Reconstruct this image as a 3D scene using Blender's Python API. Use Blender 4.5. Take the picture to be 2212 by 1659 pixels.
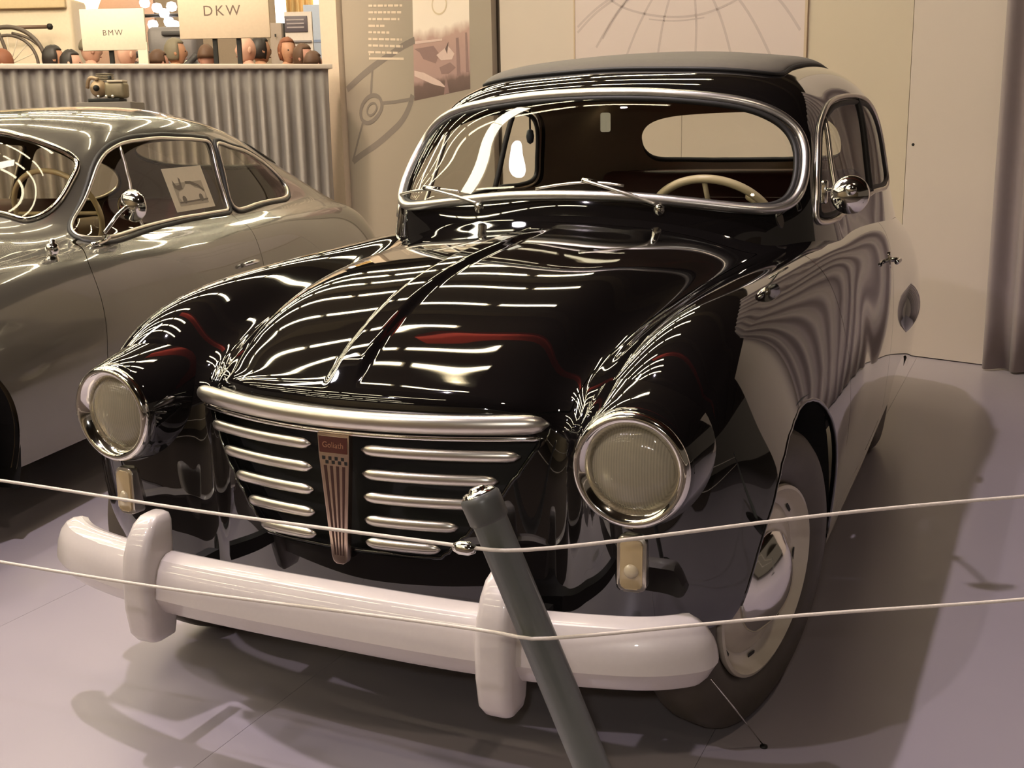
import bpy, bmesh, math, random
import numpy as np
from mathutils import Vector, Matrix

random.seed(4)
for o in list(bpy.data.objects):
    bpy.data.objects.remove(o, do_unlink=True)
SC = bpy.context.scene
COL = SC.collection
PI = math.pi

# ================= camera =================
cam_d = bpy.data.cameras.new('camera')
cam_d.sensor_fit = 'HORIZONTAL'; cam_d.sensor_width = 36.0
cam_d.lens = 2449.96/2212*36.0
cam_d.clip_start = 0.05; cam_d.clip_end = 200
cam = bpy.data.objects.new('camera', cam_d); COL.objects.link(cam)
_r = Vector((0.9085, 0.4174, -0.0200)).normalized()
_f = Vector((-0.4106, 0.8855, -0.2175)).normalized()
_r = (_r - _f*_r.dot(_f)).normalized(); _u = _r.cross(_f)
cam.matrix_world = Matrix(((_r.x, _u.x, -_f.x, 1.213), (_r.y, _u.y, -_f.y, -2.286), (_r.z, _u.z, -_f.z, 1.271), (0, 0, 0, 1)))
SC.camera = cam

# ================= world, exposure =================
w = bpy.data.worlds.new('hall_air'); SC.world = w; w.use_nodes = True
bgn = w.node_tree.nodes['Background']
bgn.inputs[0].default_value = (1.0, 0.78, 0.58, 1); bgn.inputs[1].default_value = 0.10
vs = SC.view_settings
vs.view_transform = 'Standard'; vs.look = 'None'; vs.gamma = 1.0; vs.use_curve_mapping = False
vs.exposure = -0.22
SC.cycles.max_bounces = 10
SC.cycles.transparent_max_bounces = 24
SC.cycles.use_adaptive_sampling = False

def spot(name, loc, target, power, col, angle, size, blend=0.4):
    d = bpy.data.lights.new(name, 'SPOT'); d.energy = power; d.color = col
    d.spot_size = math.radians(angle); d.spot_blend = blend; d.shadow_soft_size = size
    o = bpy.data.objects.new(name, d); COL.objects.link(o)
    o.location = loc
    o.rotation_euler = (Vector(target)-Vector(loc)).to_track_quat('-Z', 'Y').to_euler()
    return o
WARM = (1.0, 0.80, 0.60); COOL = (1.0, 0.87, 0.98)
spot('spot_lamp', (-0.85, -0.3, 5.6), (0.1, 0.6, 0), 600, COOL, 110, .06)
spot('spot_lamp', (-1.7, -4.6, 5.6), (-0.4, 0.6, 0.2), 420, COOL, 90, .06)
spot('spot_lamp', (-3.55, -1.15, 5.6), (-0.2, 0.4, 0.5), 110, COOL, 80, .07)
spot('spot_lamp', (2.6, -2.0, 5.0), (0.6, 3.5, 0.6), 110, WARM, 90, .12)
spot('spot_lamp', (-5.0, 4.0, 5.6), (-7.5, 7.5, 1.8), 850, WARM, 110, .3)  # unseen spot added to brighten the hall behind the curtain

# weak fill light added beside the camera to brighten the saloon's dark cabin
spot('camera_fill', (1.19, -2.34, 1.36), (0.2, 0.5, .9), 22, (1, .93, .85), 80, .025)

# ================= node helpers, materials =================
def new_mat(name):
    m = bpy.data.materials.new(name); m.use_nodes = True
    return m, m.node_tree, m.node_tree.nodes['Principled BSDF']
def M(name, col, rough=.5, metal=0.0, coat=0.0, var=.06, scale=40, bump=0.0, spec=None, ior=None, sheen=0):
    m, nt, b = new_mat(name)
    n = nt.nodes.new('ShaderNodeTexNoise'); n.inputs['Scale'].default_value = scale; n.inputs['Detail'].default_value = 3
    tc = nt.nodes.new('ShaderNodeTexCoord'); nt.links.new(tc.outputs['Object'], n.inputs['Vector'])
    r = nt.nodes.new('ShaderNodeMix'); r.data_type = 'RGBA'
    a = [max(0, c*(1-var)) for c in col]+[1]; z = [min(1, c*(1+var)) for c in col]+[1]
    r.inputs[6].default_value = a; r.inputs[7].default_value = z
    nt.links.new(n.outputs['Fac'], r.inputs[0]); nt.links.new(r.outputs[2], b.inputs['Base Color'])
    b.inputs['Roughness'].default_value = rough; b.inputs['Metallic'].default_value = metal
    b.inputs['Coat Weight'].default_value = coat
    if spec is not None: b.inputs['Specular IOR Level'].default_value = spec
    if ior is not None: b.inputs['IOR'].default_value = ior
    if sheen: b.inputs['Sheen Weight'].default_value = sheen
    if bump:
        bp = nt.nodes.new('ShaderNodeBump'); bp.inputs['Strength'].default_value = bump; bp.inputs['Distance'].default_value = .002
        nt.links.new(n.outputs['Fac'], bp.inputs['Height']); nt.links.new(bp.outputs['Normal'], b.inputs['Normal'])
    return m
def glass_mat(name, tint=(1, 1, 1), refl=1.45, rough=0.0):
    m, nt, b = new_mat(name); nt.nodes.remove(b)
    out = nt.nodes['Material Output']
    tr = nt.nodes.new('ShaderNodeBsdfTransparent'); tr.inputs[0].default_value = (*tint, 1)
    gl = nt.nodes.new('ShaderNodeBsdfGlossy'); gl.inputs['Roughness'].default_value = rough
    fr = nt.nodes.new('ShaderNodeFresnel'); fr.inputs['IOR'].default_value = refl
    geo = nt.nodes.new('ShaderNodeNewGeometry')   # one-sheet pane: the same reflection from either side
    io = nt.nodes.new('ShaderNodeMix'); io.inputs[2].default_value = refl; io.inputs[3].default_value = 1/refl
    nt.links.new(geo.outputs['Backfacing'], io.inputs[0]); nt.links.new(io.outputs[0], fr.inputs['IOR'])
    mx = nt.nodes.new('ShaderNodeMixShader')
    nt.links.new(fr.outputs[0], mx.inputs[0]); nt.links.new(tr.outputs[0], mx.inputs[1]); nt.links.new(gl.outputs[0], mx.inputs[2])
    nt.links.new(mx.outputs[0], out.inputs[0])
    return m
def emit_mat(name, col, s):
    m, nt, b = new_mat(name)
    b.inputs['Base Color'].default_value = (*col, 1)
    b.inputs['Emission Color'].default_value = (*col, 1); b.inputs['Emission Strength'].default_value = s
    return m

PAINT = M('black_paint', (.006, .005, .005), .03, coat=1.0, var=.3, scale=3, ior=1.6)
BLACK = M('flat_black', (.008, .007, .006), .6)
RUBBER = M('black_rubber', (.02, .018, .016), .55)
CHROME = M('chrome', (.84, .82, .78), .09, 1.0, var=.03, scale=8)
DULLCHROME = M('dull_chrome', (.80, .75, .68), .30, 1.0, var=.05, scale=14)
SATIN = M('satin_bright_trim', (.78, .74, .70), .32, 1.0, var=.02, scale=14)
SILVER = M('silver_paint', (.62, .56, .53), .33, .0, coat=.6, var=.03, scale=120)
TYRE = M('tyre_rubber', (.075, .060, .045), .5, var=.25, scale=20, bump=.2)
RIM = M('cream_wheel_enamel', (.62, .55, .45), .3, coat=.4)
CREAM = M('cream_plastic', (.72, .60, .36), .3)
CREAMTRIM = M('cream_trim', (.92, .88, .72), .3)
RED = M('oxblood_leather', (.095, .022, .018), .5, var=.3, scale=12)
GREYCLOTH = M('grey_roof_fabric', (.135, .118, .092), .75, var=.1, scale=60, bump=.1)
GLASS = glass_mat('clear_glass', (.93, .93, .90), 1.5)
LINING = M('brown_headlining', (.36, .26, .17), .8)

# ================= object helpers =================
def link(o, parent=None):
    COL.objects.link(o)
    if parent is not None: o.parent = parent
    return o
def mesh_obj(name, V, F, mat, parent=None, smooth=True, N=None, mats=None, fm=None):
    me = bpy.data.meshes.new(name)
    me.from_pydata([tuple(map(float, v)) for v in V], [], [tuple(map(int, f)) for f in F])
    for m in (mats or [mat]): me.materials.append(m)
    if fm is not None: me.polygons.foreach_set('material_index', np.array(fm, dtype=np.int32))
    me.polygons.foreach_set('use_smooth', np.full(len(me.polygons), smooth, dtype=bool))
    me.update()
    if N is not None: me.normals_split_custom_set_from_vertices([tuple(map(float, n)) for n in N])
    return link(bpy.data.objects.new(name, me), parent)
def bm_obj(name, bm, mat, parent=None, smooth=False, recalc=True):
    if recalc: bmesh.ops.recalc_face_normals(bm, faces=bm.faces)
    me = bpy.data.meshes.new(name); bm.to_mesh(me); bm.free()
    me.materials.append(mat)
    if smooth: me.polygons.foreach_set('use_smooth', np.ones(len(me.polygons), dtype=bool))
    return link(bpy.data.objects.new(name, me), parent)
def auto(o, deg=35):
    me = o.data
    me.polygons.foreach_set('use_smooth', np.ones(len(me.polygons), dtype=bool))
    bm = bmesh.new(); bm.from_mesh(me)
    for e in bm.edges:
        if len(e.link_faces) == 2 and e.calc_face_angle(0) > math.radians(deg): e.smooth = False
    bm.to_mesh(me); bm.free()
    return o
def thing(name, label, cat, loc=(0, 0, 0), rz=0, group=None):
    o = bpy.data.objects.new(name, None); o.empty_display_size = .1
    COL.objects.link(o); o.location = loc; o.rotation_euler = (0, 0, rz)
    return tag(o, label, cat, group)
def tag(o, label, cat, group=None):
    o['label'] = label; o['category'] = cat
    if group: o['group'] = group
    return o
def struct(o):
    o['kind'] = 'structure'; return o
def bm_box(bm, c, s, rot=None, bev=0.0, seg=2):
    r = bmesh.ops.create_cube(bm, size=1.0)
    vs_ = r['verts']
    for v in vs_:
        v.co = Vector((v.co.x*s[0], v.co.y*s[1], v.co.z*s[2]))
    if bev:
        es = list({e for v in vs_ for e in v.link_edges})
        r2 = bmesh.ops.bevel(bm, geom=es, offset=bev, segments=seg, affect='EDGES', profile=.5)
        vs_ = list({v for f in r2['faces'] for v in f.verts} | {v for v in vs_ if v.is_valid})
    for v in vs_:
        if rot is not None: v.co = rot @ v.co
        v.co += Vector(c)
    return vs_
def box(name, c, s, mat, parent=None, rot=None, bev=0.0, seg=2):
    bm = bmesh.new(); bm_box(bm, c, s, rot, bev, seg)
    o = bm_obj(name, bm, mat, parent)
    if bev: auto(o, 50)
    return o
def tube_mesh(P, R, n=10, closed=False, up=None, flat=1.0, caps=True):
    """sweep of a circle (or ellipse, flat<1 squashes along the second axis) along points P; R number or list"""
    P = np.asarray(P, float); k = len(P)
    R = np.full(k, R) if np.isscalar(R) else np.asarray(R, float)
    if closed: T = np.roll(P, -1, 0)-np.roll(P, 1, 0)
    else: T = np.gradient(P, axis=0)
    T /= np.linalg.norm(T, axis=1, keepdims=True)+1e-12
    a = np.array(up, float) if up is not None else (np.array([0, 0, 1.]) if abs(T[0, 2]) < .9 else np.array([1., 0, 0]))
    V = []
    prev = None
    for i in range(k):
        b = a if (up is not None or prev is None) else prev
        x = b-T[i]*(b@T[i]); x /= np.linalg.norm(x)+1e-12; y = np.cross(T[i], x); prev = x
        for j in range(n):
            t = 2*PI*j/n
            V.append(P[i]+R[i]*(math.cos(t)*x*flat+math.sin(t)*y))
    F = []
    for i in range(k if closed else k-1):
        for j in range(n):
            i2 = (i+1) % k
            F.append((i*n+j, i*n+(j+1) % n, i2*n+(j+1) % n, i2*n+j))
    if not closed and caps:
        F.append(tuple(range(n-1, -1, -1))); F.append(tuple((k-1)*n+j for j in range(n)))
    return np.array(V), F
def tube(name, P, R, mat, parent=None, n=10, closed=False, up=None, flat=1.0, smooth=True):
    V, F = tube_mesh(P, R, n, closed, up, flat)
    return mesh_obj(name, V, F, mat, parent, smooth)
def join_parts(parts):
    V = []; F = []; k = 0
    for v, f in parts:
        V.extend(list(v)); F.extend([tuple(i+k for i in q) for q in f]); k += len(v)
    return np.array(V), F
def lathe(prof, n=48, M4=None, arc=None):
    """prof list of (radius, height) spun about local Z"""
    V = []; F = []; k = len(prof)
    for j in range(n):
        t = 2*PI*j/n
        for r, h in prof: V.append((r*math.cos(t), r*math.sin(t), h))
    for j in range(n):
        j2 = (j+1) % n
        for i in range(k-1): F.append((j*k+i, j2*k+i, j2*k+i+1, j*k+i+1))
    V = np.array(V)
    if M4 is not None:
        Mm = np.array(M4); V = V@Mm[:3, :3].T+Mm[:3, 3]
    return V, F
def lathe_obj(name, prof, mat, parent=None, n=48, M4=None, smooth=True, deg=None):
    V, F = lathe(prof, n, M4)
    o = mesh_obj(name, V, F, mat, parent, smooth)
    bm = bmesh.new(); bm.from_mesh(o.data)
    bmesh.ops.remove_doubles(bm, verts=bm.verts, dist=1e-5); bmesh.ops.recalc_face_normals(bm, faces=bm.faces)
    bm.to_mesh(o.data); bm.free()
    if deg: auto(o, deg)
    return o
def axis_M(loc, z, x=None):
    """matrix whose local z points along z"""
    z = Vector(z).normalized()
    q = z.to_track_quat('Z', 'Y') if x is None else None
    if x is not None:
        x = Vector(x); x = (x-z*x.dot(z)).normalized(); y = z.cross(x)
        m = Matrix((x, y, z)).transposed().to_4x4()
    else: m = q.to_matrix().to_4x4()
    m.translation = Vector(loc)
    return m
def prism(name, poly, d0, d1, M4, mat, parent=None, bev=0.0, smooth=False):
    """polygon (local xy) extruded from local z d0 to d1, placed by matrix M4"""
    bm = bmesh.new()
    a = [bm.verts.new((x, y, d0)) for x, y in poly]; b = [bm.verts.new((x, y, d1)) for x, y in poly]
    n = len(poly)
    bm.faces.new(a[::-1]); top = bm.faces.new(b)
    for i in range(n): bm.faces.new((a[i], a[(i+1) % n], b[(i+1) % n], b[i]))
    if bev:
        bmesh.ops.bevel(bm, geom=list(top.edges), offset=bev, segments=2, affect='EDGES', profile=.5)
    bm.transform(M4)
    o = bm_obj(name, bm, mat, parent)
    return auto(o, 40) if smooth or bev else o
def rrect(w_, h_, r, n=6):
    P = []
    for cx, cy, a in ((w_/2-r, h_/2-r, 0), (-w_/2+r, h_/2-r, 90), (-w_/2+r, -h_/2+r, 180), (w_/2-r, -h_/2+r, 270)):
        for i in range(n+1):
            t = math.radians(a+90*i/n); P.append((cx+r*math.cos(t), cy+r*math.sin(t)))
    return P
def text_obj(name, s, size, M4, mat, parent=None, depth=.0005, align='CENTER', space=1.0, sx=1.0):
    c = bpy.data.curves.new(name, 'FONT'); c.body = s; c.size = size; c.align_x = align; c.align_y = 'CENTER'
    c.extrude = depth; c.space_character = space; c.resolution_u = 3
    o = bpy.data.objects.new(name, c); COL.objects.link(o)
    dg = bpy.context.evaluated_depsgraph_get(); dg.update()
    me = bpy.data.meshes.new_from_object(o.evaluated_get(dg))
    bpy.data.objects.remove(o, do_unlink=True)
    me.transform(M4 @ Matrix.Diagonal((sx, 1, 1, 1)))
    me.materials.clear(); me.materials.append(mat)
    return link(bpy.data.objects.new(name, me), parent)
def closed_spline(P, n):
    P = np.asarray(P, float); m = len(P)
    Q = np.concatenate([P[-3:], P, P[:4]]); t = np.concatenate([[0], np.cumsum(np.linalg.norm(np.diff(Q, axis=0), axis=1)**.6)])
    tq = np.linspace(t[3], t[3+m], n, endpoint=False)
    return nat_spline(t, Q, tq)
def open_spline(P, n):
    P = np.asarray(P, float); t = np.concatenate([[0], np.cumsum(np.linalg.norm(np.diff(P, axis=0), axis=1)**.7)])
    return nat_spline(t, P, np.linspace(0, t[-1], n))
# ---------- smooth surfaces from tables of points ----------
def nat_spline(t, P, tq):
    t = np.asarray(t, float); n = len(t)
    P = np.asarray(P, float).reshape(n, -1); h = np.diff(t)
    A = np.zeros((n, n)); B = np.zeros_like(P)
    A[0, 0] = A[-1, -1] = 1
    for i in range(1, n - 1):
        A[i, i-1] = h[i-1]; A[i, i] = 2*(h[i-1]+h[i]); A[i, i+1] = h[i]
        B[i] = 6*((P[i+1]-P[i])/h[i] - (P[i]-P[i-1])/h[i-1])
    M = np.linalg.solve(A, B)
    k = np.clip(np.searchsorted(t, tq, side='right')-1, 0, n-2)
    hk = h[k][:, None]; a = ((t[k+1]-tq)[:, None])/hk; b = 1-a
    return a*P[k]+b*P[k+1]+((a**3-a)*M[k]+(b**3-b)*M[k+1])*hk**2/6

def akima(t, P, tq):
    """local cubic interpolation without overshoot"""
    t = np.asarray(t, float); n = len(t); P = np.asarray(P, float).reshape(n, -1)
    m = np.diff(P, axis=0)/np.diff(t)[:, None]
    m = np.concatenate([[3*m[0]-2*m[1]], [2*m[0]-m[1]], m, [2*m[-1]-m[-2]], [3*m[-1]-2*m[-2]]])
    dm = np.abs(np.diff(m, axis=0))+.5*np.abs(m[1:]+m[:-1])
    w1, w2 = dm[2:], dm[:-2]
    d = (w1*m[1:-2]+w2*m[2:-1])/(w1+w2+1e-12)
    k = np.clip(np.searchsorted(t, tq, side='right')-1, 0, n-2); h = np.diff(t)[k][:, None]; s = ((tq-t[k])[:, None])/h
    h00 = 2*s**3-3*s**2+1; h10 = s**3-2*s**2+s; h01 = -2*s**3+3*s**2; h11 = s**3-s**2
    return h00*P[k]+h10*h*d[k]+h01*P[k+1]+h11*h*d[k+1]

def surf_grid(rows, nu, nv, mirror=True, fine=1.0, fit=nat_spline):
    """rows: list of rows of (x,y,z) with x>=0 from the centre line out; returns V (nv,nu,3), N (nv,nu,3)"""
    T = np.array(rows, float)
    if mirror:
        T = np.concatenate([T[:, :0:-1]*np.array([-1, 1, 1]), T], 1)
    R, Cc, _ = T.shape
    tu = np.concatenate([[0], np.cumsum(np.linalg.norm(np.diff(T, axis=1), axis=2).mean(0)**.75)])
    tv = np.concatenate([[0], np.cumsum(np.linalg.norm(np.diff(T, axis=0), axis=2).mean(1)**.75)])
    q = np.linspace(-1, 1, nu) if mirror else None
    uq = tu[-1]/2*(1+np.sign(q)*(fine*np.abs(q)+(1-fine)*q*q)) if mirror else np.linspace(0, tu[-1], nu); vq = np.linspace(0, tv[-1], nv)
    A = np.stack([fit(tu, T[i], uq) for i in range(R)])
    V = fit(tv, A.reshape(R, -1), vq).reshape(nv, nu, 3)
    du = np.gradient(V, axis=1); dv = np.gradient(V, axis=0)
    N = np.cross(du, dv); N /= np.linalg.norm(N, axis=2, keepdims=True)+1e-12
    return V, N

HULL = [
 # c0 centre     c1               c2 bonnet edge    c3 valley          c4 fender inner    c5 crest           c6 shoulder        c7                 c8 widest          c9 sill
 [(0,-.455,.27),(.20,-.435,.27),(.34,-.40,.27),(.43,-.375,.27),(.505,-.39,.285),(.595,-.395,.31),(.68,-.375,.345),(.74,-.335,.37),(.785,-.285,.385),(.80,-.25,.39)],
 [(0,-.475,.42),(.20,-.452,.42),(.34,-.408,.42),(.43,-.37,.42),(.505,-.415,.42),(.595,-.435,.42),(.687,-.408,.43),(.752,-.348,.425),(.795,-.28,.415),(.802,-.24,.395)],
 [(0,-.482,.56),(.20,-.458,.56),(.34,-.412,.56),(.43,-.362,.56),(.492,-.430,.56),(.595,-.452,.56),(.697,-.428,.55),(.757,-.34,.52),(.802,-.262,.465),(.803,-.225,.40)],
 [(0,-.484,.68),(.20,-.460,.68),(.345,-.41,.68),(.43,-.35,.675),(.488,-.428,.68),(.595,-.455,.68),(.702,-.428,.67),(.762,-.325,.61),(.807,-.237,.51),(.804,-.205,.40)],
 [(0,-.492,.755),(.20,-.468,.752),(.35,-.41,.745),(.435,-.335,.73),(.492,-.405,.768),(.592,-.442,.797),(.698,-.412,.772),(.765,-.30,.67),(.812,-.215,.545),(.804,-.185,.40)],
 [(0,-.487,.784),(.21,-.462,.781),(.354,-.402,.771),(.436,-.322,.742),(.505,-.368,.797),(.590,-.417,.829),(.693,-.386,.806),(.766,-.277,.69),(.814,-.195,.555),(.804,-.168,.395)],
 [(0,-.456,.803),(.225,-.428,.797),(.358,-.370,.785),(.437,-.30,.755),(.508,-.33,.825),(.587,-.38,.858),(.688,-.35,.836),(.767,-.25,.71),(.816,-.175,.568),(.804,-.15,.39)],
 [(0,-.375,.855),(.235,-.343,.848),(.365,-.295,.836),(.442,-.235,.775),(.512,-.245,.868),(.588,-.26,.914),(.688,-.24,.888),(.77,-.175,.74),(.82,-.12,.59),(.803,-.10,.36)],
 [(0,-.22,.930),(.24,-.195,.919),(.37,-.155,.900),(.452,-.12,.80),(.518,-.10,.896),(.592,-.09,.942),(.69,-.085,.912),(.775,-.065,.76),(.824,-.05,.60),(.801,-.04,.31)],
 [(0,.05,.980),(.245,.062,.968),(.375,.08,.948),(.468,.10,.835),(.533,.10,.912),(.603,.10,.957),(.695,.10,.925),(.78,.10,.77),(.826,.10,.60),(.80,.10,.27)],
 [(0,.33,1.003),(.25,.336,.990),(.39,.345,.968),(.497,.35,.875),(.555,.35,.930),(.62,.35,.964),(.705,.35,.93),(.785,.35,.78),(.826,.35,.60),(.80,.35,.27)],
 [(0,.55,1.015),(.26,.562,1.001),(.42,.58,.973),(.54,.60,.915),(.588,.60,.943),(.645,.60,.965),(.72,.60,.93),(.787,.60,.79),(.82,.60,.60),(.795,.60,.27)],
 [(0,.70,1.045),(.24,.72,1.032),(.45,.77,.995),(.575,.81,.955),(.62,.83,.960),(.67,.85,.967),(.735,.86,.932),(.785,.86,.80),(.811,.86,.60),(.79,.86,.27)],
 [(0,1.05,1.045),(.26,1.06,1.035),(.48,1.09,1.01),(.60,1.12,.985),(.645,1.13,.980),(.695,1.14,.963),(.75,1.14,.92),(.78,1.14,.80),(.80,1.14,.60),(.785,1.14,.27)],
 [(0,1.6,1.03),(.28,1.6,1.03),(.50,1.6,1.01),(.625,1.6,.995),(.672,1.6,.983),(.715,1.6,.958),(.752,1.6,.915),(.78,1.6,.80),(.792,1.6,.60),(.772,1.6,.27)],
 [(0,2.1,1.02),(.28,2.1,1.02),(.50,2.1,1.0),(.625,2.1,.985),(.672,2.1,.972),(.713,2.1,.948),(.742,2.1,.905),(.77,2.1,.79),(.783,2.1,.60),(.76,2.1,.27)],
 [(0,2.6,1.02),(.26,2.6,1.01),(.46,2.6,.98),(.575,2.6,.955),(.625,2.6,.94),(.675,2.6,.915),(.72,2.6,.87),(.762,2.6,.76),(.785,2.6,.59),(.76,2.6,.28)],
 [(0,3.0,.96),(.24,3.0,.95),(.42,3.0,.915),(.53,3.0,.885),(.585,3.0,.865),(.635,3.0,.84),(.69,3.0,.80),(.74,3.0,.70),(.765,3.0,.57),(.745,3.0,.30)],
 [(0,3.3,.76),(.24,3.28,.75),(.41,3.25,.725),(.50,3.22,.70),(.55,3.2,.685),(.60,3.18,.665),(.645,3.16,.635),(.685,3.13,.57),(.705,3.11,.49),(.69,3.09,.32)],
 [(0,3.40,.36),(.24,3.39,.36),(.41,3.35,.36),(.50,3.31,.36),(.55,3.28,.355),(.60,3.25,.35),(.64,3.22,.345),(.67,3.19,.34),(.685,3.16,.335),(.68,3.13,.33)],
]
CABIN = [
 [(0,.680,1.035),(.22,.695,1.022),(.42,.73,.985),(.56,.78,.950),(.640,.845,.935),(.672,.905,.93),(.692,.97,.925),(.708,1.03,.92)],
 [(0,.705,1.10),(.22,.722,1.09),(.42,.758,1.075),(.56,.805,1.06),(.633,.875,1.05),(.662,.94,1.04),(.683,1.0,1.025),(.708,1.05,.935)],
 [(0,.785,1.225),(.22,.80,1.22),(.42,.835,1.205),(.555,.885,1.185),(.622,.95,1.17),(.648,1.01,1.155),(.672,1.07,1.09),(.708,1.12,.94)],
 [(0,.885,1.365),(.22,.90,1.36),(.41,.93,1.34),(.53,.975,1.305),(.595,1.04,1.275),(.628,1.12,1.245),(.66,1.2,1.13),(.708,1.26,.94)],
 [(0,.985,1.42),(.22,1.0,1.415),(.40,1.03,1.40),(.52,1.08,1.37),(.588,1.15,1.33),(.628,1.24,1.275),(.664,1.32,1.14),(.711,1.4,.94)],
 [(0,1.2,1.465),(.22,1.21,1.46),(.40,1.23,1.445),(.52,1.28,1.41),(.59,1.34,1.36),(.632,1.42,1.285),(.668,1.48,1.14),(.716,1.52,.94)],
 [(0,1.55,1.497),(.22,1.55,1.49),(.40,1.56,1.47),(.53,1.6,1.445),(.602,1.63,1.385),(.643,1.67,1.295),(.678,1.7,1.14),(.722,1.72,.94)],
 [(0,1.98,1.505),(.22,1.98,1.498),(.41,1.98,1.48),(.54,1.98,1.445),(.615,1.98,1.385),(.658,1.98,1.295),(.69,1.98,1.14),(.725,1.98,.93)],
 [(0,2.42,1.455),(.22,2.41,1.448),(.40,2.40,1.425),(.52,2.38,1.385),(.597,2.35,1.325),(.64,2.33,1.245),(.675,2.31,1.11),(.716,2.30,.92)],
 [(0,2.70,1.365),(.22,2.69,1.355),(.40,2.65,1.33),(.50,2.60,1.29),(.565,2.56,1.235),(.605,2.53,1.165),(.645,2.51,1.06),(.694,2.50,.90)],
 [(0,2.90,1.18),(.22,2.88,1.17),(.39,2.83,1.15),(.49,2.77,1.12),(.55,2.71,1.085),(.59,2.67,1.04),(.625,2.64,.985),(.668,2.62,.88)],
 [(0,3.0,1.0),(.22,2.98,.99),(.39,2.94,.98),(.49,2.88,.965),(.56,2.81,.95),(.60,2.76,.94),(.63,2.72,.93),(.655,2.69,.92)],
]

def gsmooth(V, sv, su):
    """gentle smoothing of a dense grid of points, ends kept"""
    def k1(A, s_, ax):
        r = int(3*s_); x = np.arange(-r, r+1); k = np.exp(-.5*(x/s_)**2); k /= k.sum()
        A = np.moveaxis(A, ax, 0)
        pre = 2*A[0]-A[r:0:-1]; post = 2*A[-1]-A[-2:-r-2:-1]
        B = np.concatenate([pre, A, post]); o = sum(k[i]*B[i:i+len(A)] for i in range(2*r+1))
        return np.moveaxis(o, 0, ax)
    return k1(k1(V, sv, 0), su, 1)

# ---------- cutting a dense surface mesh exactly along a contour ----------
class Surf:
    def __init__(s, V, N, F): s.V, s.N, s.F = V, N, F
    @staticmethod
    def grid(V, N):
        nv, nu, _ = V.shape
        i = np.arange(nv*nu).reshape(nv, nu)
        F = np.stack([i[:-1, :-1], i[:-1, 1:], i[1:, 1:], i[1:, :-1]], -1).reshape(-1, 4)
        return Surf(V.reshape(-1, 3), N.reshape(-1, 3), [tuple(f) for f in F.tolist()])
    def keep(s, sd):
        """part of the surface where sd>=0; sd one value per vertex"""
        pos = (sd >= 0).tolist(); V = [*s.V]; N = [*s.N]; sdl = sd.tolist(); F = []; cache = {}
        def cross(a, b):
            k = (a, b) if a < b else (b, a)
            if k not in cache:
                t = sdl[k[0]]/(sdl[k[0]]-sdl[k[1]]); t = min(max(t, 0), 1)
                V.append(s.V[k[0]]*(1-t)+s.V[k[1]]*t)
                n = s.N[k[0]]*(1-t)+s.N[k[1]]*t; N.append(n/(np.linalg.norm(n)+1e-9))
                cache[k] = len(V)-1
            return cache[k]
        for f in s.F:
            c = [pos[i] for i in f]
            if all(c): F.append(f); continue
            if not any(c): continue
            q = []
            for a, b in zip(f, f[1:]+f[:1]):
                if pos[a]: q.append(a)
                if pos[a] != pos[b]: q.append(cross(a, b))
            if len(q) > 2: F.append(tuple(q))
        used = np.zeros(len(V), bool)
        for f in F:
            for i in f: used[i] = True
        idx = np.cumsum(used)-1
        V = np.array(V)[used]; N = np.array(N)[used]
        return Surf(V, N, [tuple(int(idx[i]) for i in f) for f in F])
    def obj(s, name, mat, parent): return mesh_obj(name, s.V, s.F, mat, parent, True, s.N)
    def shell(s, name, d, mat, parent):
        """the same skin pushed d inwards, facing in (a lining)"""
        return mesh_obj(name, s.V-s.N*d, [f[::-1] for f in s.F], mat, parent, True, -s.N)
def poly_sd(X, Y, P):
    """signed distance to a closed polygon, negative inside"""
    P = np.asarray(P, float); A = P; B = np.roll(P, -1, 0)
    d = np.full(X.shape, 1e9); ins = np.zeros(X.shape, bool)
    for (ax, ay), (bx, by) in zip(A, B):
        ex, ey = bx-ax, by-ay; L = ex*ex+ey*ey+1e-15
        t = np.clip(((X-ax)*ex+(Y-ay)*ey)/L, 0, 1)
        d = np.minimum(d, np.hypot(X-ax-t*ex, Y-ay-t*ey))
        c = ((ay > Y) != (by > Y)) & (X < (bx-ax)*(Y-ay)/(by-ay+1e-15)+ax)
        ins ^= c
    return np.where(ins, -d, d)
class Locate:
    """nearest point of a dense grid by two coordinates (a,b), over vertices where mask"""
    def __init__(s, V, N, ax, mask):
        s.V = V[mask]; s.N = N[mask]; s.q = s.V[:, ax]
    def __call__(s, a, b):
        d = (s.q[:, 0]-a)**2+(s.q[:, 1]-b)**2
        i = np.argpartition(d, 4)[:4]; w_ = 1/(d[i]+1e-7); w_ /= w_.sum()
        n = (s.N[i]*w_[:, None]).sum(0)
        p = (s.V[i]*w_[:, None]).sum(0)
        # move within the tangent plane on to (a,b) exactly is not needed at this density
        return p, n/np.linalg.norm(n)
def frame_on(loc, poly, off=0.0):
    P = []; Nn = []
    for a, b in poly:
        p, n = loc(a, b); P.append(p+n*off); Nn.append(n)
    return np.array(P), np.array(Nn)
def smooth_closed(P, k=2):
    for _ in range(k): P = .25*np.roll(P, 1, 0)+.5*P+.25*np.roll(P, -1, 0)
    return P

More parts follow.
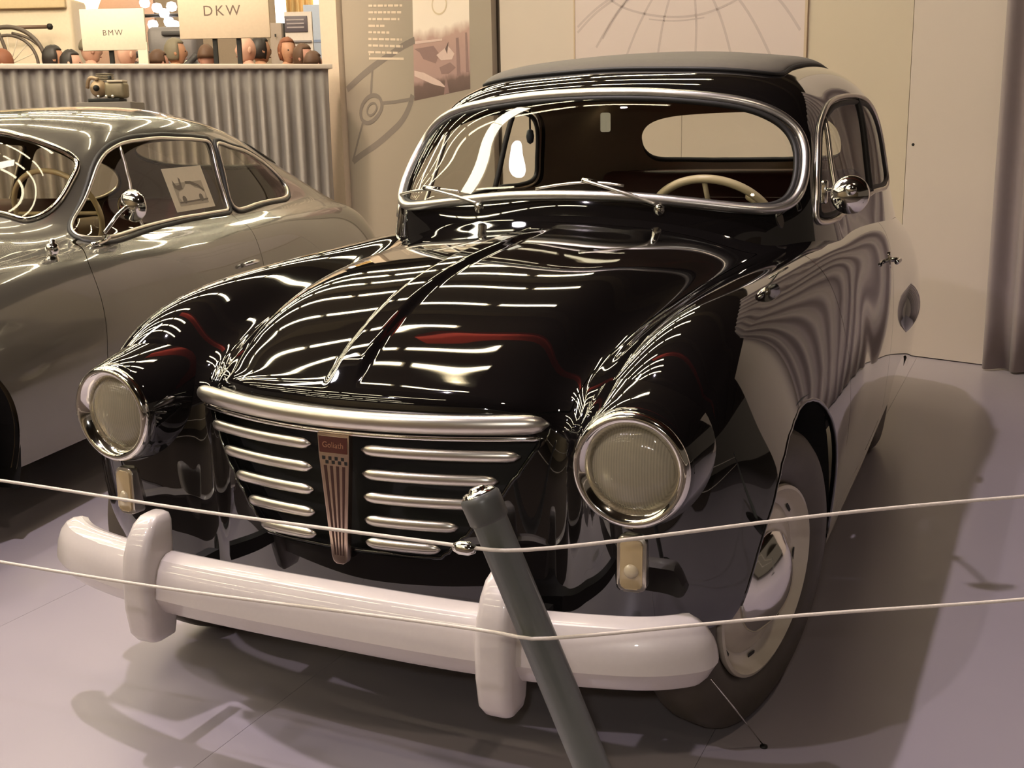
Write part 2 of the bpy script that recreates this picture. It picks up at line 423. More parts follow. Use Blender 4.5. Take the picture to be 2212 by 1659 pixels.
# ================= BLACK SALOON =================
car = thing('black_saloon_car', 'glossy black post-war saloon with chrome grille bars and white bumper, roped off in front', 'car')
def add_ridge(V):
    X, Y, Z = V[..., 0], V[..., 1], V[..., 2]
    def ss(a, b, t): t = np.clip((t-a)/(b-a), 0, 1); return t*t*(3-2*t)
    k = ss(.040, .022, np.abs(X))*ss(.785, .83, Z)*ss(.58, .30, Y)*(Y < .66)
    g = .006*ss(.075, .042, np.abs(X))*ss(.785, .83, Z)*ss(.58, .30, Y)*(Y < .66)
    V = V.copy(); V[..., 2] += .013*k-g*0
    return V
def renorm(V):
    du = np.gradient(V, axis=1); dv = np.gradient(V, axis=0)
    N = np.cross(du, dv); return N/(np.linalg.norm(N, axis=2, keepdims=True)+1e-12)
HV, HN = surf_grid(HULL, 401, 380, True, .45, akima)
_a, _b = gsmooth(HV, 3.0, 5.0), gsmooth(HV, 9.0, 9.0)
_out = np.clip((np.abs(_a[..., 0])-.44)/.05, 0, 1)
_w = np.clip((_a[..., 1]+.43+.045*_out)/(.12-.05*_out), 0, 1); _w = (_w*_w*(3-2*_w)*np.clip((.80-np.abs(_a[..., 0]))/.1, 0, 1))[..., None]
HV = add_ridge(_a*(1-_w)+_b*_w); HN = renorm(HV)
hull = Surf.grid(HV, HN)
AR_C, AR_R = (.045, .335), .372       # front arch centre (y,z), radius
RR_C = (2.30, .335)
def arch_sd(V):
    X = np.abs(V[:, 0])
    d = np.hypot(V[:, 1]-AR_C[0], V[:, 2]-AR_C[1])-AR_R
    d2 = np.hypot(V[:, 1]-RR_C[0], (V[:, 2]-.26)*2.8)-.31
    return np.where(X > .5, np.minimum(d, d2), 1.0)
GR = [(0, .722), (.15, .722), (.30, .718), (.375, .708), (.384, .694), (.366, .66), (.338, .615), (.303, .57), (.266, .525), (.228, .482), (.20, .462), (.10, .458), (0, .457)]
GR = GR+[(-x, z) for x, z in GR[-2:0:-1]]
def grille_sd(V):
    return np.where(V[:, 1] < -.30, poly_sd(V[:, 0], V[:, 2], GR), 1.0)
_valley = np.array([[r[3][1], r[3][0]] for r in HULL[3:13]])
def bonnet_sd(V):
    xv = np.interp(V[:, 1], _valley[:, 0], _valley[:, 1])
    s = np.maximum(np.abs(V[:, 0])-xv+.004, V[:, 1]-(.60+.30*V[:, 0]**2))
    return np.maximum(s, .746-V[:, 2])
def cabin_hole_sd(V):
    X = np.abs(V[:, 0])
    yf = np.interp(X, [0, .22, .42, .56, .635], [.74, .755, .79, .84, .93])
    s = np.maximum(np.maximum(X-.63, yf-V[:, 1]), V[:, 1]-2.62)
    return np.where(V[:, 2] > .85, s, 1.0)
DOOR = closed_spline([(.655, .93), (.625, .80), (.605, .65), (.57, .50), (.53, .38), (.53, .315), (.60, .30), (1.10, .30), (1.62, .30), (1.72, .33), (1.74, .45), (1.755, .65), (1.76, .85), (1.75, .962), (1.62, .985), (1.2, .99), (.80, .985), (.69, .975)], 120)
def door_sd(V):
    X = np.abs(V[:, 0])
    return np.where((X > .675), poly_sd(V[:, 1], V[:, 2], DOOR), 1.0)
hull = hull.keep(arch_sd(hull.V)); hull = hull.keep(grille_sd(hull.V)); hull = hull.keep(cabin_hole_sd(hull.V))
bon = hull.keep(-.0013-bonnet_sd(hull.V)); rest = hull.keep(bonnet_sd(hull.V)-.0013)
drs = rest.keep(-.0017-door_sd(rest.V)); rest = rest.keep(door_sd(rest.V)-.0017)
body = rest.obj('body', PAINT, car)
bonnet = bon.obj('bonnet', PAINT, car)
dl = drs.keep(drs.V[:, 0]); dr = drs.keep(-drs.V[:, 0])
door_l = dl.obj('door', PAINT, car); door_r = dr.obj('door', PAINT, car)
# dark linings inside the skin so gaps read black
rest.shell('body_lining', .012, BLACK, body); bon.shell('bonnet_lining', .012, BLACK, bonnet)
# grille recess
loc_f = Locate(HV.reshape(-1, 3), HN.reshape(-1, 3), [0, 2], (HV.reshape(-1, 3)[:, 1] < -.30))
def front_y(x): return -.484+.60*x*x
gp = closed_spline(GR, 140)
A = np.array([(x, front_y(x)+.001, z) for x, z in gp]); Bk = A+np.array([0, .06, 0])
n = len(A)
V = np.concatenate([A, Bk, [[0, -.42, .6]]]); F = [(i, (i+1) % n, n+(i+1) % n, n+i) for i in range(n)]+[(n+i, n+(i+1) % n, 2*n) for i in range(n)]
mesh_obj('grille_recess', V, F, BLACK, car, False)
# edge bead of the grille opening
tube('grille_surround', [loc_f(x, z)[0]+np.array([0, -.001, 0]) for x, z in gp], .0045, PAINT, car, 8, closed=True)
def bar(name, x0, x1, z0, z1, r, mat, n_=26, off=.012, flat=.75):
    t = np.linspace(0, 1, n_); X = x0+(x1-x0)*t
    P = np.stack([X, front_y(X)-off, z0+(z1-z0)*t], 1)
    k = np.minimum(t, 1-t)*abs(x1-x0); R = r*np.sqrt(np.clip(1-(1-np.clip(k/(r*2.2), 0, 1))**2, .02, 1))
    return tube(name, P, R, mat, car, 12, up=(0, -1, 0), flat=flat)
for s in (-1, 1):
    for x, z in ((.362, .673), (.322, .625), (.284, .578), (.247, .531), (.212, .485)):
        bar('grille_bar', s*.058, s*x, z+.004, z, .0122, DULLCHROME)
bar('grille_top_bar', -.412, .412, .735, .735, .0195, DULLCHROME, 60, .014, .8)
bar('grille_top_trim', -.400, .400, .706, .706, .0055, CHROME, 50, .008)
# badge: tapered shield in front of the bars
ym = -.500
bdg = prism('badge', [(-.0365, .705), (-.0345, .66), (-.0185, .452), (-.015, .441), (-.008, .436), (.008, .436), (.015, .441), (.0185, .452), (.0345, .66), (.0365, .705)][::-1], 0, .014, axis_M((0, ym+.012, 0), (0, -1, 0), (1, 0, 0)), M('pinkish_chrome', (.80, .62, .52), .25, 1.0), car, .002)
face = lambda z, d=.0155: axis_M((0, ym+.012-d, z), (0, -1, 0), (1, 0, 0))
BADGE_RED = M('badge_red_enamel', (.085, .022, .016), .25, coat=.6)
prism('badge_panel', [(-.0315, -.0165), (.0315, -.0165), (.0325, .0165), (-.0325, .0165)], -.003, 0, face(.683, .0158), BADGE_RED, bdg)
text_obj('badge_lettering', 'Goliath', .0165, face(.682, .0162), M('badge_gilt', (.62, .34, .22), .35, .8), bdg, .0003)
for k in range(8):                                  # chequered band
    r_, c_ = k % 2, k//2
    x = -.024+.0145*c_+(.0072 if r_ else 0)
    prism('badge_check', [(-.0033, -.0036), (.0033, -.0036), (.0033, .0036), (-.0033, .0036)], 0, .0006, face(.655-.008*r_, .0140) @ Matrix.Translation((x, 0, 0)), BLACK, bdg)
for k in range(4):                                  # long dark grooves between the ribs
    a, b = (-.0215+.0143*k), (-.0095+.0063*k)
    prism('badge_groove', [(a-.0032, .640), (b-.0014, .455), (b+.0014, .455), (a+.0032, .640)], 0, .0006, axis_M((0, ym-.002, 0), (0, -1, 0), (1, 0, 0)), M('dark_brown_enamel', (.05, .02, .015), .4) if k == 0 else bpy.data.materials['dark_brown_enamel'], bdg)

# headlamps
REFL = M('lamp_reflector', (.86, .78, .60), .32, 1.0)
LENS, _lnt, _lb = new_mat('ribbed_lens_glass')
_lb.inputs['Base Color'].default_value = (.62, .55, .40, 1); _lb.inputs['Roughness'].default_value = .08; _lb.inputs['Coat Weight'].default_value = .6
_tc = _lnt.nodes.new('ShaderNodeTexCoord'); _wv = _lnt.nodes.new('ShaderNodeTexWave'); _wv.wave_type = 'BANDS'; _wv.bands_direction = 'X'; _wv.inputs['Scale'].default_value = 62
_bp = _lnt.nodes.new('ShaderNodeBump'); _bp.inputs['Strength'].default_value = .14; _bp.inputs['Distance'].default_value = .0015
_tr = _lnt.nodes.new('ShaderNodeBsdfTransparent'); _tr.inputs[0].default_value = (.97, .94, .84, 1)
_mp = _lnt.nodes.new('ShaderNodeMapRange'); _mp.inputs[3].default_value = .42; _mp.inputs[4].default_value = .52
_mx = _lnt.nodes.new('ShaderNodeMixShader')
_lnt.links.new(_tc.outputs['Object'], _wv.inputs['Vector']); _lnt.links.new(_wv.outputs['Fac'], _bp.inputs['Height']); _lnt.links.new(_bp.outputs['Normal'], _lb.inputs['Normal'])
_lnt.links.new(_wv.outputs['Fac'], _mp.inputs[0]); _lnt.links.new(_mp.outputs[0], _mx.inputs[0])
_lnt.links.new(_tr.outputs[0], _mx.inputs[1]); _lnt.links.new(_lb.outputs[0], _mx.inputs[2]); _lnt.links.new(_mx.outputs[0], _lnt.nodes['Material Output'].inputs[0])
for s in (1, -1):
    M4 = axis_M((s*.594, -.450, .685), (s*.06, -1, -.02))
    # black pod that fairs the lamp into the wing
    hl = lathe_obj('headlamp', [(.150, -.16), (.134, -.08), (.121, -.03), (.112, .0), (.107, .010), (.100, .014)], PAINT, car, 64, M4)
    lathe_obj('headlamp_ring', [(.104, .004), (.1075, .010), (.107, .018), (.103, .025), (.097, .028), (.090, .024), (.083, .015), (.0765, .006), (.0750, -.002)], CHROME, hl, 72, M4)
    lathe_obj('headlamp_reflector', [(.0765, .0), (.070, -.018), (.055, -.045), (.035, -.062), (.012, -.070), (.0, -.071)], REFL, hl, 48, M4)
    lathe_obj('headlamp_bulb', [(.008, -.07), (.008, -.045), (.014, -.035), (.015, -.024), (.010, -.013), (0, -.010)], M('bulb_glass', (.9, .75, .4), .15, .2), hl, 16, M4)
    lathe_obj('headlamp_lens', [(.0762, .002), (.070, .009), (.058, .016), (.042, .021), (.022, .024), (0, .025)], LENS, hl, 48, M4)
    box('headlamp_clip', Vector((s*.594, -.462, .583)), (.016, .02, .008), CHROME, hl)
    # side lamp below
    p, nn = loc_f(s*.592, .503)
    q = axis_M(p+nn*.002, (s*.10, -1, .02), (1, 0, 0))
    il = prism('indicator_lamp', rrect(.054, .106, .013), -.03, .014, q, DULLCHROME, car, .003)
    prism('indicator_lens', rrect(.041, .093, .009), .012, .0185, q, M('amber_grey_lens', (.50, .38, .22), .18, coat=.8), il, .003)
    lathe_obj('indicator_bulb_eye', [(.014, .016), (.013, .0205), (.008, .024), (0, .025)], M('lens_eye', (.62, .52, .36), .12, coat=1.0), il, 24, q @ Matrix.Translation((0, -.012, 0)))

# bumper: profile swept round the nose
half = [(0, -.613), (.15, -.612), (.30, -.607), (.45, -.592), (.58, -.567), (.66, -.543), (.705, -.519), (.735, -.492), (.747, -.462)]
path = open_spline([(-x, y) for x, y in half[::-1]]+half[1:], 121)
prof = [(.045, .060), (.032, .065), (.014, .064), (-.002, .056), (-.015, .040), (-.023, .020), (-.027, .0), (-.0290, -.018), (-.012, -.047), (.0, -.059), (.012, -.063), (.018, -.060), (.018, .040)]
T = np.gradient(path, axis=0); T /= np.linalg.norm(T, axis=1, keepdims=True)
V = []; F = []; m = len(prof)
L = np.concatenate([[0], np.cumsum(np.linalg.norm(np.diff(path, axis=0), axis=1))]); Lt = L[-1]
for i, (p, t) in enumerate(zip(path, T)):
    nrm = np.array([-t[1], t[0]])                    # points backwards (inside)
    e = min(L[i], Lt-L[i]); k = math.sqrt(max(0.05, 1-(1-min(e/.045, 1))**2))
    zc = .372+.004*math.exp(-(e/.10)**2)
    for d, z in prof:
        q = p+nrm*((d-.01)*(.35+.65*k)+.01); V.append((q[0], q[1], zc+z*k))
for i in range(len(path)-1):
    for j in range(m):
        F.append((i*m+j, i*m+(j+1) % m, (i+1)*m+(j+1) % m, (i+1)*m+j))
F.append(tuple(range(m))); F.append(tuple((len(path)-1)*m+j for j in range(m-1, -1, -1)))
bumper = mesh_obj('bumper', V, F, SILVER, car); auto(bumper, 24)
bm = bmesh.new(); bm.from_mesh(bumper.data); bmesh.ops.recalc_face_normals(bm, faces=bm.faces); bm.to_mesh(bumper.data); bm.free()
for s in (1, -1):
    secs = []                                       # z, front y, half width, depth
    for z, y, hw, dp in ((.250, -.618, .020, .05), (.256, -.634, .029, .07), (.275, -.648, .034, .085), (.33, -.655, .0355, .10), (.39, -.655, .035, .10), (.44, -.648, .033, .095), (.475, -.634, .031, .085), (.50, -.616, .028, .07), (.513, -.598, .023, .05), (.518, -.585, .014, .03)):
        c = rrect(hw*2, dp, min(hw, dp/2)*.55, 4)
        secs.append([(s*.402+x, y+dp/2-yy, z) for x, yy in c])
    k = len(secs[0]); V = [p for q in secs for p in q]; F = []
    for i in range(len(secs)-1):
        for j in range(k): F.append((i*k+j, i*k+(j+1) % k, (i+1)*k+(j+1) % k, (i+1)*k+j))
    F.append(tuple(range(k))); F.append(tuple((len(secs)-1)*k+j for j in range(k-1, -1, -1)))
    o = mesh_obj('overrider', V, F, SILVER, car)
    bm = bmesh.new(); bm.from_mesh(o.data); bmesh.ops.recalc_face_normals(bm, faces=bm.faces); bm.to_mesh(o.data); bm.free(); auto(o, 55)
    box('bumper_bracket', (s*.402, -.50, .36), (.03, .20, .035), BLACK, car)

# wheels
def wheel(loc, n_, r=.33, parent=car):
    n_ = Vector(n_).normalized(); up = Vector((0, 0, 1)); M4 = axis_M(loc, n_)
    wh = thing('w', '', '', (0, 0, 0)) if False else None
    ty = lathe_obj('wheel', [(.205, .045), (.225, .060), (.26, .070), (.295, .067), (.312, .058), (.324, .045), (.330, .028), (.3305, 0), (.330, -.028), (.324, -.045), (.312, -.058), (.295, -.067), (.26, -.07), (.225, -.06), (.205, -.045)], TYRE, parent, 96, M4, deg=60)
    for k in range(72):                              # tread blocks, cut as thin ribs round the rim
        pass
    lathe_obj('wheel_rim', [(.205, .046), (.211, .056), (.209, .064), (.202, .066), (.196, .058), (.190, .046), (.178, .038), (.166, .034), (.160, .040), (.150, .044), (.138, .046), (.128, .052), (.118, .055), (.105, .054), (.09, .05)], RIM, ty, 72, M4, deg=50)
    lathe_obj('hubcap', [(.112, .050), (.113, .058), (.108, .064), (.100, .068), (.090, .076), (.076, .085), (.055, .093), (.03, .098), (0, .100)], CHROME, ty, 64, M4)
    for k in range(8):
        a = 2*PI*k/8
        o = prism('rim_slot', rrect(.030, .010, .004, 3), 0, .001, M4 @ Matrix.Rotation(a, 4, 'Z') @ Matrix.Translation((0, .178, .0395)), BLACK, ty)
    return ty
st, cb = math.radians(13), math.radians(3.5)
wheel((.688, 0.0, .332), (math.cos(st)*math.cos(cb), -math.sin(st)*math.cos(cb), -math.sin(cb)))
wheel((-.688, 0.0, .332), (-math.cos(st)*math.cos(cb), math.sin(st)*math.cos(cb), -math.sin(cb)))
wheel((.635, 2.30, .332), (1, 0, 0)); wheel((-.635, 2.30, .332), (-1, 0, 0))
# wheel housings and under-body
for s in (1, -1):
    for (yc, zc), r in ((AR_C, AR_R+.012), ((2.30, .26), .30)):
        V = []; F = []; k = 25
        for i in range(k):
            t = math.radians(-8+178*i/(k-1))
            for x in ((.80-.05*min(1, max(0, (t-1.6)/1.1)) if yc < 1 else .70), .50): V.append((s*x, yc+r*math.cos(t), zc+r*(math.sin(t) if yc < 1 else .36*math.sin(t))))
        for i in range(k-1): F.append((2*i, 2*i+1, 2*i+3, 2*i+2))
        V.append((s*.50, yc, zc)); c_ = len(V)-1
        for i in range(k-1): F.append((2*i+1, c_, 2*i+3))
        mesh_obj('wheel_housing', V, F, BLACK, car, False)
box('underbody', (0, 1.45, .29), (1.0, 3.5, .06), BLACK, car)
# arch lips (rolled edge of the wing)
lm = (np.abs(HV.reshape(-1, 3)[:, 0]) > .55)
Hf, Nf = HV.reshape(-1, 3), HN.reshape(-1, 3)
for s in (1, -1):
    ls = Locate(Hf, Nf, [1, 2], (Hf[:, 0]*s > .6))
    P = []
    for a in np.radians(np.arange(-6, 174, 4)):
        p, nn = ls(AR_C[0]+AR_R*math.cos(a), AR_C[1]+AR_R*math.sin(a)); P.append(p-nn*.003)
    tube('arch_lip', smooth_closed(np.array(P), 0), .005, PAINT, car, 8)
    if s == 1: loc_side = ls
# rear wing bulge
for s in (1, -1):
    V, F = lathe([(0, -.30), (.05, -.285), (.10, -.23), (.135, -.12), (.145, 0), (.13, .12), (.09, .23), (.04, .285), (0, .30)], 32, axis_M((s*.728, 2.42, .56), (0, 1, 0)) @ Matrix.Diagonal((.62, .80, .8, 1)))
    mesh_obj('rear_wing_bulge', V, F, PAINT, car)

# ---------- cabin ----------
CV, CN = surf_grid(CABIN, 361, 320, True, .8)
cab = Surf.grid(CV, CN); Cf, Cnf = CV.reshape(-1, 3), CN.reshape(-1, 3)
WS = [(0, 1.372), (.2, 1.366), (.38, 1.347), (.48, 1.325), (.552, 1.288), (.598, 1.235), (.619, 1.165), (.620, 1.105), (.606, 1.068), (.57, 1.052), (.5, 1.054), (.38, 1.068), (.2, 1.086), (0, 1.092)]
WS = closed_spline(WS+[(-x, z) for x, z in WS[-2:0:-1]], 200)
RW = [(0, 1.350), (.2, 1.345), (.33, 1.330), (.41, 1.295), (.445, 1.24), (.445, 1.175), (.415, 1.14), (.33, 1.130), (.15, 1.125), (0, 1.125)]
RW = closed_spline(RW+[(-x, z) for x, z in RW[-2:0:-1]], 160)
SWP = [(.915, 1.015), (.928, 1.06), (.97, 1.134), (1.07, 1.232), (1.175, 1.288), (1.31, 1.326), (1.48, 1.350), (1.72, 1.362), (1.90, 1.356), (2.01, 1.333), (2.075, 1.285), (2.105, 1.225), (2.125, 1.14), (2.135, 1.085), (2.10, 1.058), (1.80, 1.048), (1.61, 1.038), (1.31, 1.020), (.98, 1.006)]
SWP = closed_spline(SWP, 160)
m_ws = lambda V: (V[:, 1] < 1.3) & (np.abs(V[:, 0]) < .66)
def ws_sd(V):
    d = poly_sd(V[:, 0], V[:, 2], WS); return np.where(m_ws(V), d, np.abs(d)+.01)
def rw_sd(V):
    d = poly_sd(V[:, 0], V[:, 2], RW); return np.where(V[:, 1] > 2.2, d, np.abs(d)+.01)
def sw_sd(V):
    d = poly_sd(V[:, 1], V[:, 2], SWP); return np.where(np.abs(V[:, 0]) > .56, d, np.abs(d)+.01)
# the windscreen wraps round: keep side-window test off the front panel and vice versa
wsS = ws_sd(Cf); rwS = rw_sd(Cf); swS = sw_sd(Cf)
cabin = cab.keep(wsS); cabin = cabin.keep(rw_sd(cabin.V)); cabin = cabin.keep(sw_sd(cabin.V))
roof = cabin.obj('cabin_shell', PAINT, car)
cabin.shell('headlining', .022, LINING, roof)
wsg = cab.keep(-wsS).obj('windscreen', GLASS, car)
rwg = cab.keep(-rwS).obj('rear_window', GLASS, car)
sg = cab.keep(-swS)
sgl = sg.keep(sg.V[:, 0]).obj('side_window', GLASS, car); sgr = sg.keep(-sg.V[:, 0]).obj('side_window', GLASS, car)
loc_w = Locate(Cf, Cnf, [0, 2], m_ws(Cf)); loc_r = Locate(Cf, Cnf, [0, 2], Cf[:, 1] > 2.2)
P, Nn = frame_on(loc_w, WS, .004); P = smooth_closed(P, 3)
tube('windscreen_frame', P, .0135, SATIN, wsg, 12, closed=True)
P2, _ = frame_on(loc_w, [(x*.975, 1.215+(z-1.215)*.93) for x, z in WS], -.004); P2 = smooth_closed(P2, 3)
tube('windscreen_rubber', P2, .009, RUBBER, wsg, 8, closed=True)
P, Nn = frame_on(loc_r, RW, .002); tube('rear_window_rubber', smooth_closed(P, 3), .009, RUBBER, rwg, 8, closed=True)
for s, g in ((1, sgl), (-1, sgr)):
    ls = Locate(Cf, Cnf, [1, 2], Cf[:, 0]*s > .5)
    P, Nn = frame_on(ls, SWP, .003); P = smooth_closed(P, 3)
    tube('window_frame', P, .008, DULLCHROME, g, 10, closed=True)
    P3, _ = frame_on(ls, [(1.5+(y-1.5)*.955, 1.18+(z-1.18)*.90) for y, z in SWP], -.002)
    tube('window_rubber', smooth_closed(P3, 3), .009, RUBBER, g, 8, closed=True)
    for a, b, r, mt in (((1.77, 1.352), (1.71, 1.05), .011, RUBBER), ((1.215, 1.292), (1.125, 1.02), .008, DULLCHROME)):
        Q = [ls(a[0]+(b[0]-a[0])*t, a[1]+(b[1]-a[1])*t)[0] for t in np.linspace(0, 1, 14)]
        tube('window_pillar', smooth_closed(np.array(Q), 0), r, mt, g, 8)
# folding fabric roof
SR = closed_spline([(0, 1.085), (.20, 1.09), (.36, 1.11), (.455, 1.16), (.487, 1.22), (.485, 1.32), (.482, 1.5), (.482, 1.8), (.48, 2.1), (.45, 2.27), (.36, 2.32), (0, 2.33), (-.36, 2.32), (-.45, 2.27), (-.48, 2.1), (-.482, 1.8), (-.482, 1.5), (-.485, 1.32), (-.487, 1.22), (-.455, 1.16), (-.36, 1.11), (-.20, 1.09)], 160)
sr = cab.keep(-np.where(Cf[:, 2] > 1.3, poly_sd(Cf[:, 0], Cf[:, 1], SR), 1.0))
dd = -poly_sd(sr.V[:, 0], sr.V[:, 1], SR)
lift = .004+.020*np.sqrt(np.clip(1-(1-np.clip(dd/.07, 0, 1))**2, 0, 1))
mesh_obj('fabric_roof', sr.V+sr.N*lift[:, None], sr.F, GREYCLOTH, car)
loc_t = Locate(Cf, Cnf, [0, 1], Cf[:, 2] > 1.3)
P, _ = frame_on(loc_t, SR, .004); tube('fabric_roof_bead', smooth_closed(P, 2), .006, RUBBER, car, 8, closed=True)

# ---------- fittings ----------
# wipers
def wiper(pv, pts_blade, elbow):
    p0, n0 = loc_w(*pv) if False else (np.array(pv), np.array([0, -.5, .86]))
    wp = lathe_obj('wiper', [(.016, -.01), (.016, .004), (.012, .014), (.006, .020), (0, .021)], CHROME, car, 20, axis_M(p0, n0))
    B = np.array([loc_w(x, z)[0]+loc_w(x, z)[1]*.012 for x, z in pts_blade])
    e, ne = loc_w(*elbow); e = e+ne*.026
    tube('wiper_arm', open_spline([p0+n0*.016, p0*.6+e*.4+np.array([0, -.012, .012]), e], 12), [.0055]*6+[.0045]*6, DULLCHROME, wp, 8)
    tube('wiper_blade', open_spline(B, 14), .0042, DULLCHROME, wp, 6)
    tube('wiper_joint', [e, B[len(B)//2]], .007, CHROME, wp, 8)
wiper((.273, .722, 1.052), [(-.085, 1.105), (.0, 1.118), (.095, 1.122), (.17, 1.113)], (.055, 1.122))
wiper((-.273, .722, 1.052), [(-.60, 1.080), (-.52, 1.093), (-.42, 1.10), (-.345, 1.095)], (-.475, 1.098))
# door mirror on an arm
mr = lathe_obj('door_mirror', [(0, -.024), (.023, -.022), (.039, -.014), (.047, -.002), (.049, .004), (.047, .008), (.044, .008)], CHROME, car, 40, axis_M((.776, .725, 1.096), (-.22, 1, -.05)))
lathe_obj('mirror_glass', [(.0445, 0.0075), (0, .0085)], M('mirror_silver', (.62, .58, .56), .08, 1.0), mr, 40, axis_M((.776, .725, 1.096), (-.22, 1, -.05)))
tube('mirror_arm', open_spline([(.690, .87, 1.10), (.728, .80, 1.106), (.768, .715, 1.110), (.779, .702, 1.110)], 12), .006, CHROME, mr, 8)
lathe_obj('mirror_boss', [(.014, 0), (.014, .004), (.009, .009), (0, .010)], CHROME, mr, 20, axis_M((.780, .704, 1.110), (.1, -1, .2)))
box('mirror_clamp', (.686, .872, 1.095), (.018, .024, .062), CHROME, mr, bev=.005)
# door handles
for s in (1, -1):
    hd = bpy.data.objects['door'] if s == 1 else door_r
    tube('door_handle', open_spline([(s*.770, 1.70, .825), (s*.800, 1.695, .827), (s*.806, 1.67, .827), (s*.802, 1.63, .825)], 12), .008, CHROME, door_l if s == 1 else door_r, 8)
    prism('handle_plate', rrect(.03, .055, .012), -.01, .004, axis_M((s*.772, 1.70, .825), (s, 0, .1), (0, 1, 0)), CHROME, door_l if s == 1 else door_r, .001)

# ---------- interior ----------
box('cabin_floor', (0, 1.7, .34), (1.3, 2.0, .03), BLACK, car)
tube('steering_wheel', [(.335+.19*math.cos(t), 1.06+.19*math.sin(t)*-.62, .975+.19*math.sin(t)*.80) for t in np.linspace(0, 2*PI, 64, endpoint=False)], .0125, CREAM, car, 10, closed=True)
swh = bpy.data.objects['steering_wheel']
tube('steering_hub', [(.335, 1.10, 1.0), (.335, 1.03, .965)], [.05, .032], CREAM, swh, 20)
tube('steering_column', [(.335, 1.04, .97), (.335, .72, .72)], .022, BLACK, swh, 12)
for a in (math.radians(-20), math.radians(200), math.radians(90)):
    tube('steering_spoke', [(.335, 1.06, .975), (.335+.19*math.cos(a), 1.06-.118*math.sin(a), .975+.152*math.sin(a))], .008, CREAM, swh, 8)
tube('steering_horn_knob', [(.445, 1.045, 1.075), (.475, 1.02, 1.055)], [.016, .012], CREAM, swh, 12)
# dashboard and seats
V = []; F = []
for i, x in enumerate(np.linspace(-.60, .60, 13)):
    for y, z in ((.76, 1.045), (.84, 1.055), (.90, 1.035), (.92, .98), (.90, .80), (.86, .72)): V.append((x, y+.18*x*x, z-.02*abs(x)))
for i in range(12):
    for j in range(5): F.append((i*6+j, i*6+j+1, (i+1)*6+j+1, (i+1)*6+j))
mesh_obj('dashboard', V, F, PAINT, car)
for x in (-.32, .32):
    st_ = box('seat', (x, 1.55, .50), (.56, .52, .18), RED, car, bev=.05, seg=3)
    box('seat_back', (x, 1.86, .76), (.56, .14, .52), RED, st_, Matrix.Rotation(math.radians(-12), 3, 'X'), .05, 3)
rs = box('rear_seat', (0, 2.30, .50), (1.16, .45, .18), RED, car, bev=.05, seg=3)
box('rear_seat_back', (0, 2.52, .84), (1.12, .16, .50), RED, rs, Matrix.Rotation(math.radians(-14), 3, 'X'), .05, 3)
box('parcel_shelf', (0, 2.72, 1.07), (1.0, .26, .03), RED, car, bev=.008)
_rl = emit_mat('roof_lamp_added_glow', (.9, .78, .52), .30); box('roof_lamp', (-.495, 2.40, 1.30), (.03, .060, .080), _rl, car, bev=.008)  # the lamp is off; faint glow added so its cream body looks lit
